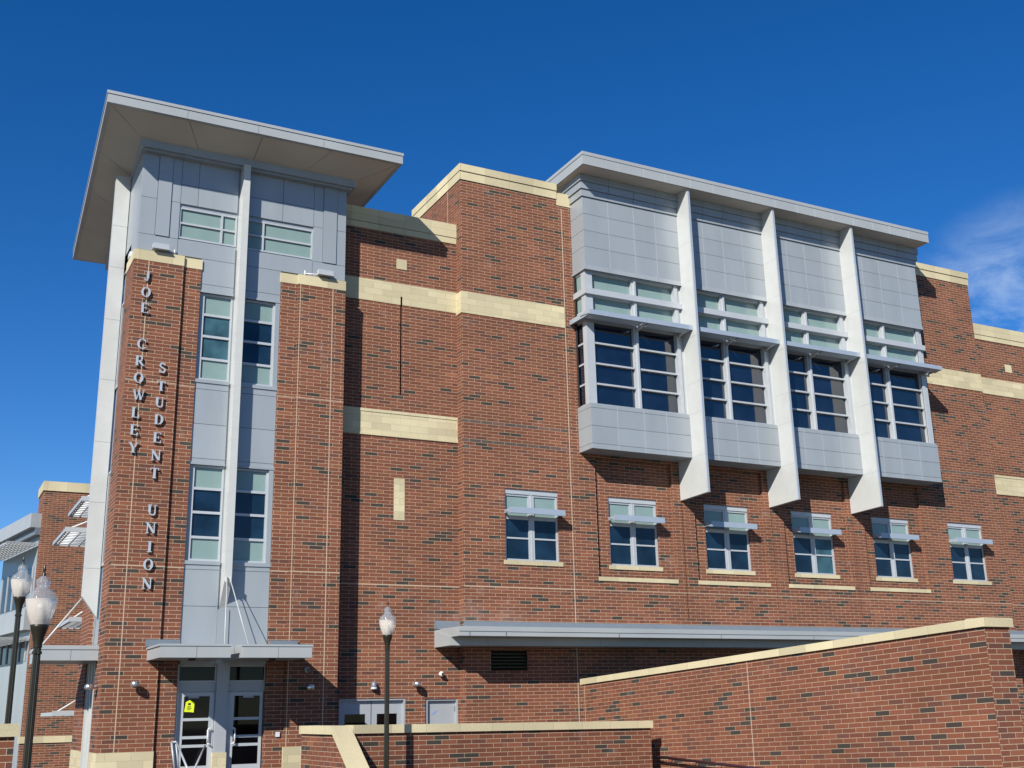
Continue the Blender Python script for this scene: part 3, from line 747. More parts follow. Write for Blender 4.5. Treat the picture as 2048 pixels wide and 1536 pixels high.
# stepped cornice
for k, (c, d) in enumerate(((16.60, 16.86), (16.86, 17.12), (17.12, 17.38))):
    o_ = .045*(k+1)
    for cs in cols:
        for a, b in zip(cs, cs[1:]):
            a2 = a-o_ if a == BX0 else a+.006; b2 = b+o_ if b == BX1 else b-.006
            m.box(a2, b2, BF-o_, BF+.1, c+.008, d)
    m.box(BX0-o_, BX0+.1, BF+.1, B+.3, c+.008, d); m.box(BX1-.1, BX1+o_, BF+.1, B+.3, c+.008, d)
bcl = P('bay_cladding', m, 'metal')
for cs in cols:
    for x in cs[1:-1]:  # sunlit edges of the vertical panel joints, painted as thin pale strips
        for c, d in ((7.905, 9.35), (14.13, 17.36)):
            q = MB(); q.box(x-.008, x+.008, BF-(.002 if c < 10 else .002), BF+.02, c, min(d, 16.58)); obj('panel_trim', q, 'frame', bcl)
m = MB(); m.box(BX0+.02, BX1-.02, B-.12, B-.02, 9.3, 14.0); P('bay_interior', m, 'dark')
# canopy on the bay
m = MB(); m.box(18.17, 34.08, 29.04, 34, 17.385, 17.80); m.box(18.15, 34.10, 29.02, 34, 17.72, 17.84)
m.box(18.16, 34.09, 29.03, 29.045, 17.38, 17.70)
bc = P('bay_canopy', m, 'fascia')
m = MB(); m.box(18.22, 34.03, 29.08, 33.9, 17.375, 17.386); P('soffit', m, 'soffit')
for cs in cols:
    for x in cs[:-1]:
        if x > 18.6: m = MB(); m.prism([(29.0255, 17.71), (29.0255, 17.371), (BF, 17.371), (BF, 17.38), (29.036, 17.38), (29.036, 17.71)], 'x', x-.006, x+.006); obj('fascia_joint', m, 'frame', bc)
# fins of the bay
for i, fx in enumerate(FXs):
    m = MB(); m.prism([(29.13, 6.64), (B, 6.60), (B, 17.38), (29.13, 17.38)], 'x', fx, fx+.12); 
    f = P('bay_fin', m, 'white_metal')
    for z in (7.9, 9.36, 10.4, 12.0, 14.0, 15.4):
        q = MB(); q.box(fx-.002, fx+.122, 29.128, BF-.05, z-.004, z+.004); obj('fin_joint', q, 'metal', f)
    q = MB(); q.box(fx+.03, fx+.09, 29.118, 29.13, 6.66, 17.3); obj('fin_trim', q, 'shade', f)
# bay windows
rowsL = [9.43, 10.10, 10.80, 11.50, 12.28]
for bi, cs in enumerate(cols):
    a, b = cs[0], cs[-1]
    left = a+ (.30 if bi == 0 else .02)
    right = b - (.26 if bi < 3 else .30)
    xm = (left+right)/2 + (0.02)
    m = MB()
    # posts
    if bi == 0: m.box(BX0+.03, left+.02, WN-.02, WN+.16, 9.36, 13.97)
    else: m.box(a, left+.06, WN, WN+.16, 9.36, 13.97)
    m.box(right-.02, b, WN, WN+.16, 9.36, 13.97) if bi < 3 else m.box(right-.02, BX1-.03, WN-.02, WN+.16, 9.36, 13.97)
    m.box(right-.02, right+.12, WN-.06, WN, 9.36, 13.97)
    m.box(xm-.10, xm+.10, WN, WN+.16, 9.36, 13.97); m.box(xm-.03, xm+.05, WN-.05, WN, 9.36, 13.97)
    g0 = left+.04 if bi == 0 else left+.08
    for (c, d) in ((g0, xm-.12), (xm+.12, right-.02)):
        m.box(c-.02, d, WN, WN+.16, 9.36, 9.43); m.box(c-.02, d, WN, WN+.16, 13.90, 13.97); m.box(c-.02, d, WN, WN+.16, 13.10, 13.36); m.box(c-.02, d, WN, WN+.16, 12.20, 12.60)
        for z in (10.10, 10.79, 11.49): m.box(c-.02, d, WN+.01, WN+.15, z-.03, z+.03)
    # projecting transom band
    m.box(a if bi else BX0-.02, b-.004 if bi < 3 else BX1+.02, WN-.12, WN, 13.13, 13.33)
    if bi == 0: m.box(BX0-.02, BX0+.03, WN, B-.02, 13.13, 13.33)
    fr = P('bay_window', m, 'frame')
    for (c, d) in ((g0, xm-.12), (xm+.12, right-.02)):
        for k, (z0, z1) in enumerate(((9.43, 10.07), (10.13, 10.76), (10.82, 11.46), (11.52, 12.20), (12.60, 13.10), (13.36, 13.90))):
            q = MB(); q.box(c-.015, d+.005, WN+.12, WN+.135, z0-.005, z1+.005); obj('pane', q, 'teal' if k > 3 else 'navy', fr)
    # sunshade tray
    sx0 = BX0-.20 if bi == 0 else a+.01; sx1 = b-.02 if bi < 3 else BX1+.22
    q = MB(); zs = 12.22
    q.box(sx0, xm+.02, 29.30, 29.34, zs, zs+.16); q.box(xm+.03, sx1, 29.30, 29.34, zs, zs+.16)
    q.prism([(29.34, zs), (29.34, zs+.03), (WN-.02, zs+.10), (WN-.02, zs+.07)], 'x', sx0, xm-.06); q.prism([(29.34, zs), (29.34, zs+.03), (WN-.02, zs+.10), (WN-.02, zs+.07)], 'x', xm+.08, sx1)
    for (ta_, tb_) in ((sx0+.06, xm-.10), (xm+.14, sx1-.06)):
        q.prism([(29.36, zs-.012), (29.60, zs-.055), (29.60, zs-.035), (29.36, zs+.008)], 'x', ta_, tb_)
    if bi == 0: q.box(BX0-.20, BX0-.16, 29.34, B-.02, zs, zs+.16); q.prism([(BX0-.16, zs), (BX0-.16, zs+.03), (BX0+.03, zs+.09), (BX0+.03, zs+.06)], 'y', 29.34, B-.02)
    if bi == 3: q.box(BX1+.18, BX1+.22, 29.34, B-.02, zs, zs+.16)
    s_ = P('sunshade', q, 'shade')
    for x in (xm+.01, right+.05):
        q = MB(); q.tube((x, 29.36, zs+.03), (x, WN-.05, zs-.12), .045, 10); q.tube((x, WN-.05, zs-.12), (x, WN+.0, zs-.32), .03, 8); obj('bracket', q, 'white_metal', s_)
# left flank window of the bay
m = MB(); x = BX0+.03
m.box(x, x+.08, B-.12, B-.02, 9.36, 13.97); m.box(x, x+.08, WN+.16, WN+.22, 9.36, 13.97)
for z0, z1 in ((9.36, 9.43), (10.07, 10.13), (10.76, 10.82), (11.46, 11.52), (12.2, 12.6), (13.1, 13.36), (13.9, 13.97)): m.box(x+.01, x+.07, WN+.22, B-.12, z0, z1)
f = P('bay_window', m, 'frame', 'narrow flank window on the left end of the bay')
for k, (z0, z1) in enumerate(((9.43, 10.07), (10.13, 10.76), (10.82, 11.46), (11.52, 12.20), (12.60, 13.10), (13.36, 13.90))):
    q = MB(); q.box(x+.04, x+.05, WN+.155, B-.115, z0-.003, z1+.003); obj('pane', q, 'teal' if k > 3 else 'navy', f)
m = MB(); x = BX1-.11
m.box(x, x+.08, B-.12, B-.02, 9.36, 13.97)
P('bay_post', m, 'frame')

# ================================================================== LONG CANOPY
LX = 13.62
y1, y2 = 29.30, 29.85
za = az(950, 1262, y1); zb_ = az(950, 1271.5, y1); zc = az(950, 1291, y2); ztop = az(950, 1253, y1)
m = MB()
m.prism([(y1, zb_), (B+.0, zb_), (B+.0, ztop+.02), (y1, ztop)], 'x', LX+.02, 52)
m.box(LX+.012, 52, y1-.02, y1, za, ztop+.01)
m.prism([(y2, zc), (RC, zc), (RC, ztop), (y2, zb_+.0)], 'x', LX, LX+.02)
m.box(LX+.02, XB0, B, RC-.001, zb_, ztop)
lc = P('long_canopy', m, 'fascia')
m = MB(); m.box(LX+.02, 52, y2, y2+.05, zc, zb_-.004); m.box(LX+.02, XB0, y2+.05, RC-.001, zc, zc+.04); m.box(XB0, 52, y2+.05, B-.001, zc, zc+.04); P('canopy_soffit', m, 'fascia')
m = MB(); zf0, zf1 = ztop+.03, az(950, 1242, B-.08)
m.prism([(B-.20, zf0-.01), (B, zf0-.01), (B, zf1), (B-.04, zf1)], 'x', XB0-.01, 52); m.prism([(RC-.20, zf0-.01), (RC, zf0-.01), (RC, zf1+.02), (RC-.04, zf1+.02)], 'x', LX+.0, XB0-.01); P('roof_flashing', m, 'metal_dark')
for x in (13.95, 15.1, 18.9, 22.7, 26.5, 30.3, 34.1, 37.9): m = MB(); m.box(x-.006, x+.006, y1-.023, y1-.019, zb_, za); obj('fascia_joint', m, 'metal_dark', lc)
for x in (14.8, 18.6, 22.4, 26.2, 30.0, 33.8, 37.6): m = MB(); m.box(x-.006, x+.006, y2-.003, y2, zc, zb_); obj('fascia_joint', m, 'metal_dark', lc)

# ================================================================== LETTERS
LS = thing('wall_sign', (5.1, T-.05, 3.0), 'pewter serif letters running down the left brick pier of the tower, JOE CROWLEY STUDENT UNION', 'sign')
tk, th = .21, .07       # thick and thin strokes, in letter heights
def arc(cx, cy, rx, ry, a0, a1, n=14): return [(cx+rx*math.cos(R_(a0+(a1-a0)*i/n)), cy+ry*math.sin(R_(a0+(a1-a0)*i/n))) for i in range(n+1)]
def sr(x, y, w_=.34): return [(x-w_/2, y), (x+w_/2, y)], .055
GL = {
 'I': [([(.3, 0), (.3, 1)], tk), ([(.08, .03), (.52, .03)], .06), ([(.08, .97), (.52, .97)], .06)],
 'J': [([(.36, 1), (.36, .25)], tk), (arc(.22, .22, .14, .19, 0, -150, 8), .10), ([(.08, .2), (.08, .26)], .16), ([(.16, .97), (.56, .97)], .06)],
 'O': 'ring', 'C': 'cee', 'D': 'dee', 'S': 'ess',
 'E': [([(.22, 0), (.22, 1)], tk), ([(.06, .97), (.74, .97)], .06), ([(.06, .03), (.76, .03)], .06), ([(.2, .51), (.54, .51)], .06), ([(.73, .80), (.73, 1)], .06), ([(.755, 0), (.755, .24)], .06), ([(.54, .38), (.54, .64)], .055)],
 'L': [([(.22, 0), (.22, 1)], tk), ([(.06, .97), (.40, .97)], .06), ([(.06, .03), (.74, .03)], .06), ([(.72, 0), (.72, .28)], .07)],
 'T': [([(.40, 0), (.40, 1)], tk), ([(.02, .96), (.78, .96)], .07), ([(.04, .76), (.04, .98)], .06), ([(.76, .76), (.76, .98)], .06), ([(.22, .03), (.58, .03)], .06)],
 'N': [([(.16, 0), (.16, 1)], .075), ([(.12, .95), (.76, .05)], .20), ([(.78, 0), (.78, 1)], .075), ([(.0, .03), (.32, .03)], .055), ([(.62, .97), (.92, .97)], .055), ([(-.02, .97), (.22, .97)], .055)],
 'U': [([(.20, 1), (.20, .30)], tk), (arc(.45, .30, .25, .26, 180, 360, 12), .11), ([(.70, .30), (.70, 1)], .075), ([(.02, .97), (.38, .97)], .055), ([(.54, .97), (.86, .97)], .055)],
 'Y': [([(.10, .97), (.43, .48)], .18), ([(.78, .97), (.45, .48)], .075), ([(.43, .52), (.43, 0)], tk), ([(.24, .03), (.62, .03)], .055), ([(-.04, .97), (.26, .97)], .055), ([(.64, .97), (.92, .97)], .055)],
 'W': [([(.10, .97), (.33, .03)], .16), ([(.56, .90), (.35, .03)], .065), ([(.50, .97), (.74, .03)], .16), ([(.98, .97), (.76, .03)], .065), ([(-.06, .97), (.24, .97)], .055), ([(.36, .97), (.62, .97)], .055), ([(.84, .97), (1.1, .97)], .055)],
 'R': [([(.20, 0), (.20, 1)], tk), ([(.04, .97), (.45, .97)], .06), ([(.2, .48), (.45, .48)], .06), (arc(.44, .725, .20, .235, -90, 90, 10), .12), ([(.38, .48), (.76, .03)], .18), ([(.04, .03), (.36, .03)], .055), ([(.66, .03), (.90, .03)], .055)],
}
def stroke(mb, pts, w_, x0, z0, s, y0, y1, k):
    y0 = y0-.0008*k
    for i in range(len(pts)-1):
        p, q = Vector(pts[i]), Vector(pts[i+1]); d = (q-p).normalized(); n = Vector((-d.y, d.x))*w_/2
        if len(pts) > 2: p = p-d*.01; q = q+d*.01
        mb.prism([(x0+s*c.x, z0+s*c.y) for c in (p-n, q-n, q+n, p+n)], 'y', y0-.0001*i, y1)
def ringpart(mb, x0, z0, s, y0, y1, outer, inner, a0, a1, n=28, cx=.44, cy=.5):
    for i in range(n):
        t0, t1 = R_(a0+(a1-a0)*i/n), R_(a0+(a1-a0)*(i+1)/n)
        q = [(cx+outer[0]*math.cos(t0), cy+outer[1]*math.sin(t0)), (cx+outer[0]*math.cos(t1), cy+outer[1]*math.sin(t1)), (cx+inner[0]*math.cos(t1), cy+inner[1]*math.sin(t1)), (cx+inner[0]*math.cos(t0), cy+inner[1]*math.sin(t0))]
        mb.prism([(x0+s*a, z0+s*b) for a, b in q], 'y', y0, y1)
LH = .278
def letter(ch, px, py):
    cx, cz = at(px, py, T-.06); y0, y1 = T-.075, T-.035
    mb = MB(); g_ = GL[ch]
    wd = {'I': .6, 'J': .6, 'O': .88, 'C': .84, 'D': .86, 'S': .66, 'E': .80, 'L': .78, 'T': .80, 'N': .90, 'U': .88, 'Y': .88, 'W': 1.04, 'R': .90}[ch]
    x0, z0, s = cx-wd*LH/2, cz-LH/2, LH
    if g_ == 'ring': ringpart(mb, x0, z0, s, y0, y1, (.44, .52), (.235, .45), 0, 360)
    elif g_ == 'cee':
        ringpart(mb, x0, z0, s, y0, y1, (.44, .52), (.23, .45), 42, 318, 22); stroke(mb, [(.76, .64), (.76, .96)], .06, x0, z0, s, y0, y1, 2); stroke(mb, [(.78, .10), (.78, .22)], .05, x0, z0, s, y0, y1, 3)
    elif g_ == 'dee':
        stroke(mb, [(.20, 0), (.20, 1)], tk, x0, z0, s, y0, y1, 1); ringpart(mb, x0, z0, s, y0, y1, (.50, .50), (.29, .44), -90, 90, 16, cx=.36, cy=.5)
        stroke(mb, [(.04, .97), (.38, .97)], .06, x0, z0, s, y0, y1, 2); stroke(mb, [(.04, .03), (.38, .03)], .06, x0, z0, s, y0, y1, 3)
    elif g_ == 'ess':
        pts = arc(.33, .75, .21, .20, 30, 230, 10) + arc(.34, .26, .24, .22, 60, -150, 12)
        stroke(mb, pts, .13, x0, z0, s, y0, y1, 1); stroke(mb, [(.56, .72), (.56, .98)], .05, x0, z0, s, y0, y1, 2); stroke(mb, [(.08, .02), (.08, .30)], .05, x0, z0, s, y0, y1, 3)
    else:
        for k, (pts, w_) in enumerate(g_): stroke(mb, pts, w_, x0, z0, s, y0, y1, k)
    # stand-off pins
    for dz_ in (-.08, .08): mb.tube((cx, y1, cz+dz_), (cx, T+.01, cz+dz_), .006, 6)
    obj('letter', mb, 'letter', LS)
def ra(x, y): return (140+x/5.12, 490+y/5.12)
def rb(x, y): return (140+x/5.12, 790+y/5.12)
def rc(x, y): return (x/5.12, 940+y/5.12)
for ch, p in (('J', ra(793, 318)), ('O', ra(778, 482)), ('E', ra(763, 645)), ('C', ra(735, 1012)), ('R', ra(715, 1185)), ('O', ra(703, 1358)), ('W', (277, 790)), ('L', rb(668, 178)), ('E', rb(655, 355)), ('Y', rb(648, 537)),
              ('S', ra(945, 1258)), ('T', ra(933, 1443)), ('U', rb(918, 75)), ('D', rb(908, 250)), ('E', rb(890, 435)), ('N', rb(878, 615)), ('T', rb(865, 800)),
              ('U', rb(842, 1178)), ('N', rb(825, 1360)), ('I', rc(1532, 785)), ('O', rc(1517, 968)), ('N', rc(1502, 1160))):
    letter(ch, *p)

# ================================================================== SMALL FITTINGS
def drum_light(px, py, Yw, label, so_=.20, group='round wall lights'):
    x, z = at(px, py, Yw-so_)
    t = thing('wall_light', (x, Yw, z), label, 'wall light', group)
    m = MB(); m.lathe([(0.001, .07), (.085, .065), (.105, .04), (.11, .0), (.11, -.06), (.10, -.065), (.001, -.065)], (x, Yw-so_, z), 20); obj('lamp_housing', m, 'steel', t)
    m = MB(); m.tube((x, Yw-so_+.1, z), (x, Yw, z), .035, 10); m.tube((x, Yw-.03, z), (x, Yw+.001, z), .065, 14); obj('wall_bracket', m, 'metal', t)
drum_light(270, 1368, T, 'small round silver wall light low on the lettered left pier of the tower')
drum_light(621, 1374, T, 'small round wall light in the canopy shade on the right tower pier')
drum_light(834.5, 1368, RC, 'silver round wall light between the two grey service doors')
t = thing('wall_light', (XL, 31.0, 0), 'round silver light on the side of the tower under the left canopy', 'wall light', 'round wall lights')
zz = az(178, 1374, 31.6); xx = 3.98
m = MB(); m.lathe([(0.001, .07), (.085, .065), (.105, .04), (.11, .0), (.11, -.06), (.001, -.065)], (ax(178, 1374, 30.9), 30.9, az(178, 1374, 30.9)), 20); obj('lamp_housing', m, 'steel', t)
m = MB(); x_, z_ = at(178, 1374, 30.9); m.tube((x_, 30.9, z_), (XL, 30.9, z_), .035, 10); obj('wall_bracket', m, 'metal', t)
# dome sounder and cameras
x, z = at(748, 1372, RC-.08)
t = thing('wall_horn', (x, RC, z), 'small dark dome fitting with pale rim above the double service doors', 'wall fitting')
m = MB(); m.lathe([(.001, .13), (.05, .12), (.075, .07), (.085, .0), (.08, -.05)], (x, RC-.08, z), 16); obj('dome', m, 'metal_dark', t)
m = MB(); m.lathe([(.085, -.04), (.095, -.06), (.085, -.09), (.001, -.10)], (x, RC-.08, z), 16); obj('rim', m, 'white', t)
for px, py, Yw, lab, mt in ((883, 1348, RC, 'white ball camera on the brick wall above the plain service door', 'white'), (614, 1340, T, 'dark ringed camera in the shade of the entrance canopy', 'metal')):
    x, z = at(px, py, Yw-.1)
    t = thing('security_camera', (x, Yw, z), lab, 'camera', 'wall cameras')
    m = MB(); m.lathe([(.001, .075), (.04, .065), (.065, .035), (.075, 0), (.065, -.035), (.04, -.065), (.001, -.075)], (x, Yw-.1, z), 18); m.tube((x, Yw-.05, z), (x, Yw+.001, z), .05, 14); obj('camera_ball', m, mt, t)
    m = MB(); m.tube((x+.01, Yw-.16, z), (x+.0, Yw-.185, z), .035, 14); obj('lens', m, 'black', t)
# flood lights on the pier caps
for (pa, pb, arm, lab) in (((306, 488), (337, 503), (350, 505), 'white box floodlight on the left pier cap of the tower'), ((636, 541), (665, 553), (611, 546), 'white box floodlight on the right pier cap of the tower')):
    Yf = T+.0; x0, z1 = at(*pa, Yf-.05); x1, z0 = at(*pb, Yf-.05)
    t = thing('floodlight', ((x0+x1)/2, Yf, 12.40), lab, 'floodlight', 'floodlights on the tower caps')
    zc_ = (z0+z1)/2; zc_ = max(zc_, 12.53)
    m = MB(); m.box(x0, x1, Yf-.14, Yf+.04, zc_-.05, zc_+.08); m.box(x0-.015, x1+.015, Yf-.16, Yf+.05, zc_-.085, zc_-.05); obj('lamp_housing', m, 'frame', t)
    xa = ax(*arm, Yf); m = MB(); m.tube((xa, Yf+.05, 12.40), (xa, Yf+.05, 12.56), .022, 8); m.tube((xa, Yf+.05, 12.47), ((x0+x1)/2, Yf-.02, zc_-.04), .018, 8); obj('bracket', m, 'white', t)
x, z = at(264, 508, T+.9)
t = thing('floodlight', (XL, T+.9, 12.4), 'white floodlight at the side edge of the tower above the left pier', 'floodlight', 'floodlights on the tower caps')
m = MB(); m.box(XL-.02, XL+.12, T+.75, T+1.05, 12.45, 12.6); obj('lamp_housing', m, 'white', t)
m = MB(); m.tube((XL+.06, T+.9, 12.4), (XL+.06, T+.9, 12.5), .02, 8); obj('bracket', m, 'white', t)
# card reader box
x, z = at(*f2(1053, 1278), TS)
m = MB(); m.box(x-.045, x+.055, TS-.05, TS, z-.06, z+.06)
o = obj('card_reader', m, 'white', origin=(x, TS, z)); setp(o, 'small white box on the brick right of the entrance doors', 'wall box')
# yellow notice
t_pts = [(368, 1424), (372, 1404), (380, 1400), (389, 1405), (387, 1425), (379, 1424)]
m = MB(); m.prism([at(*p, YD+.02) for p in t_pts], 'y', YD+.012, YD+.022); xx, zz = at(378, 1412, YD)
tg = obj('door_notice', m, 'yellow', origin=(xx, YD, zz)); setp(tg, 'yellow paper notice stuck in the glass of the left entrance door', 'notice')
q = MB()
for (a, b, c, d) in ((376.5, 1406, 381.5, 1410.5), (374, 1413, 382, 1414.4), (374, 1416, 383, 1417.2), (374, 1419, 381, 1420)):
    p0, p1 = at(a, b, YD+.01), at(c, d, YD+.01); q.box(p0[0], p1[0], YD+.0105, YD+.013, p1[1], p0[1])
obj('print', q, 'rail', tg)

# ================================================================== LOW WALL, CHEEK WALL, RAMP WALL
def seg_wall(name, p, q, zt0, zt1, label, cat, thick=.30, cap=.17, ov=.05, matb='brick', zb=G, endL=True, joints=()):
    p, q = Vector(p), Vector(q); d = (q-p); L = d.length; d.normalize(); n = Vector((-d.y, d.x))     # n points to the back side
    t = thing(name, ((p.x+q.x)/2, (p.y+q.y)/2, zb), label, cat)
    sl_ = (zt1-zt0)/L
    def pt(s, o, z): v = p+d*s+n*o; return (v.x, v.y, z)
    m = MB(); ht = lambda s: zt0+sl_*s-cap
    U = lambda s, z: (s, z-sl_*s)
    m.poly([pt(0, 0, zb), pt(L, 0, zb), pt(L, 0, ht(L)), pt(0, 0, ht(0))], [U(0, zb), U(L, zb), U(L, ht(L)), U(0, ht(0))])
    m.poly([pt(L, thick, zb), pt(0, thick, zb), pt(0, thick, ht(0)), pt(L, thick, ht(L))], [U(L, zb), U(0, zb), U(0, ht(0)), U(L, ht(L))])
    m.poly([pt(0, thick, zb), pt(0, 0, zb), pt(0, 0, ht(0)), pt(0, thick, ht(0))], [(thick, zb), (0, zb), (0, ht(0)), (thick, ht(0))])
    m.poly([pt(L, 0, zb), pt(L, thick, zb), pt(L, thick, ht(L)), pt(L, 0, ht(L))], [(0, zb), (thick, zb), (thick, ht(L)), (0, ht(L))])
    obj('brick_body', m, matb, t)
    m = MB(); a, b = -ov, L+ov; o0, o1 = -ov, thick+ov
    c = lambda s, o, k: pt(s, o, zt0+sl_*s-(cap if k == 0 else 0))
    Q = [c(a, o0, 0), c(b, o0, 0), c(b, o1, 0), c(a, o1, 0), c(a, o0, 1), c(b, o0, 1), c(b, o1, 1), c(a, o1, 1)]
    for f_, uv in (((0, 1, 5, 4), [(a, 0), (b, 0), (b, .2), (a, .2)]), ((1, 2, 6, 5), None), ((2, 3, 7, 6), [(b, 0), (a, 0), (a, .2), (b, .2)]), ((3, 0, 4, 7), None), ((4, 5, 6, 7), [(a, o0), (b, o0), (b, o1), (a, o1)]), ((3, 2, 1, 0), None)):
        m.poly([Q[i] for i in f_], [(u_, v_+.3) for u_, v_ in uv] if uv else [(.3, .3), (.6, .3), (.6, .5), (.3, .5)])
    obj('coping', m, 'cap', t)
    if joints:
        m = MB()
        for s_, dk in joints:
            m.poly([pt(s_-.011, -.004, zb), pt(s_+.011, -.004, zb), pt(s_+.011, -.004, ht(s_)), pt(s_-.011, -.004, ht(s_))])
        obj('expansion_joint', m, 'caulk', t)
    return t
lw = seg_wall('low_wall', (8.91, 24.63), (17.44, 25.71), -.252, -.35, 'low red brick wall with level cream coping behind the single lamp post', 'wall', cap=.18)
rw = seg_wall('ramp_wall', (18.05, 30.10), (18.05, 15.27), .84, 1.49, 'tall red brick ramp wall with cream coping running from the building towards the right corner', 'wall', cap=.165, joints=((.12, 0), (7.75, 0)))
rw2 = MB()
def pz(x): return 1.49+.02*(x-18.05)
m = MB(); m.box(18.055, 18.72, 15.262, 15.6, G, 1.325); obj('brick_body', m, 'brick', rw)
m = MB(); m.box(18.003, 18.79, 15.212, 15.65, 1.322, 1.493); obj('coping', m, 'cap', rw)
m = MB(); m.box(18.73, 19.0, 16.4, 16.8, G, .55)
rp = thing('gate_pier', (18.9, 16.6, G), 'narrow brick pier just behind the right end of the ramp wall', 'pier')
obj('brick_body', m, 'brick', rp)
# cheek wall beside the entrance steps: level then sloping towards the viewer
cw = thing('stair_wall', (8.75, 25.2, G), 'brick stair cheek wall whose cream coping bends down in front of the entrance', 'wall')
m = MB(); x0, x1 = 8.50, 8.80
yl = [27.1, 24.75, 19.5]; zl = [-.26, -.26, -3.9]
for (ya, za_), (yb, zb2) in zip(zip(yl, zl), list(zip(yl, zl))[1:]):
    for x in (x0, x1): m.poly([(x, ya, -4.2), (x, yb, -4.2), (x, yb, zb2-.18), (x, ya, za_-.18)])
m.poly([(x0, yl[0], -4.2), (x1, yl[0], -4.2), (x1, yl[0], zl[0]-.18), (x0, yl[0], zl[0]-.18)])
obj('brick_body', m, 'brick', cw)
m = MB()
m.prism([(27.16, -.26), (24.72, -.26), (19.5, -3.86), (19.5, -4.07), (24.76, -.44), (27.16, -.44)], 'x', x0-.05, x1+.05)
obj('coping', m, 'cap', cw)
# left foreground wall and the lower wall behind it
x_, z_ = at(39, 1447, 19.6)
lf = seg_wall('low_wall', (x_-4, 19.3), (x_-.05, 19.6), z_, z_, 'low brick wall with cream coping at the far left edge of the picture', 'wall', cap=.19)
xa, za_ = at(35, 1474, 54); xb, zb2 = at(143, 1475, 54)
lf2 = seg_wall('low_wall', (xa+.1, 54), (xb+1.5, 54), za_, za_, 'low brick wall with cream coping along the foot of the distant brick wing', 'wall', cap=.27)

# handrails
hr = thing('handrail', (17.9, 20, G), 'dark metal handrail on brackets along the foot of the tall ramp wall', 'handrail')
a = (ax(1312, 1511, 24.0), 24.0, az(1312, 1511, 24.0))
def onplane(px, py, X):
    d = CR*((px-1024)/FPX)+CU*((768-py)/FPX)+CF; d = d*(X/d.x); return d
p0, p1 = onplane(1312, 1513, 17.85), onplane(1640, 1552, 17.85)
m = MB(); m.tube(p0, p1, .035, 10); obj('rail', m, 'rail', hr)
m = MB()
for k in range(6):
    v = p0.lerp(p1, (k+.5)/6); m.tube(v, (18.06, v.y, v.z-.02), .012, 6); m.tube(v, v-Vector((0, 0, .12)), .01, 6)
obj('bracket', m, 'steel', hr)
hr = thing('handrail', (6.5, 27.5, G), 'bare metal handrail crossing in front of the left entrance door', 'handrail')
m = MB()
def pt3(px, py, Y): x, z = at(px, py, Y); return (x, Y, z)
pa, pb, pc = pt3(343, 1484, 28.6), pt3(353, 1484, 28.4), pt3(376, 1540, 27.0)
m.tube(pa, pb, .025, 8); m.tube(pb, pc, .025, 8); m.tube(pa, pt3(350, 1545, 28.5), .025, 8); m.tube(pt3(352, 1487, 28.5), pt3(358, 1545, 28.5), .02, 8)
m.tube(pt3(410, 1492, 28.6), pt3(388, 1540, 27.2), .025, 8)
obj('rail', m, 'door_metal', hr)

# ================================================================== STREET LAMPS
def lamp(px, Y, pyn, label, s=1.0, rp=.045):
    """pyn = photo y of the neck where the globe sits"""
    x, zn = at(px, pyn, Y)
    t = thing('street_lamp', (x, Y, G), label, 'street lamp', 'acorn globe street lamps')
    c = (x, Y, zn)
    def S(pr): return [(a*s, b*s) for a, b in pr]
    m = MB(); m.lathe([(rp*1.25, G-zn), (rp*1.12, -2.8), (rp, -.33), (rp+.012, -.325), (rp+.012, -.30), (rp, -.29), (rp, -.255)], c, 28, fl=1, fd=.13)
    m.lathe([(.15, G-zn), (.15, G-zn+.04), (.10, G-zn+.06), (rp*1.2, G-zn+.08)], c, 20)
    obj('post', m, 'black', t)
    m = MB(); m.lathe(S([(.055, -.29), (.058, -.24), (.075, -.15), (.105, -.06), (.115, -.02), (.115, .0), (.09, .012), (.001, .012)]), c, 24); obj('fitter', m, 'black', t)
    m = MB(); m.lathe(S([(.105, .0), (.14, .07), (.172, .17), (.192, .27), (.198, .33)]), c, 32); obj('lower_globe', m, 'globe_low', t)
    m = MB(); m.lathe(S([(.200, .33), (.196, .36), (.165, .41), (.125, .445), (.092, .475), (.078, .505), (.088, .53), (.092, .56), (.078, .595), (.05, .62), (.02, .64)]), c, 32); obj('upper_globe', m, 'globe_top', t)
    m = MB(); m.lathe(S([(.030, .635), (.022, .66), (.012, .69), (.022, .71), (.018, .74), (.008, .78), (.001, .80)]), c, 14); obj('finial', m, 'black', t)
    m = MB(); m.lathe([(.001, .03), (.05*s, .04), (.06*s, .12), (.045*s, .22), (.001, .26)], c, 12); obj('lamp_bulb', m, 'white', t)
lamp(775, 24.1, 1270, 'single acorn globe lamp on a thin dark post in front of the low brick wall', .97, .05)
lamp(79, 14.3, 1250, 'nearest acorn globe lamp at the far left, large white globe on fluted post', .88, .042)
lamp(40, 21.5, 1194, 'farther acorn globe lamp at the left edge, partly behind the nearest lamp', .88, .045)

# ================================================================== FAR WINGS
YWg = 60.0
x0 = ax(87, 1000, YWg); ztp = az(90, 962, YWg); ztb = az(90, 981, YWg)
FW = thing('brick_wing', (8, 61, G), 'distant dark red brick wing with plain cream parapet behind the tower on the left', 'building')
m = MB(); m.box(x0, 22, YWg, 62.4, G, ztb)
# battered left edge keeps the corner straight
obj('brick_wall', m, 'brick', FW)
m = MB(); m.box(x0-.06, 22, YWg-.06, 62.45, ztb, ztp); obj('parapet', m, 'cap', FW)
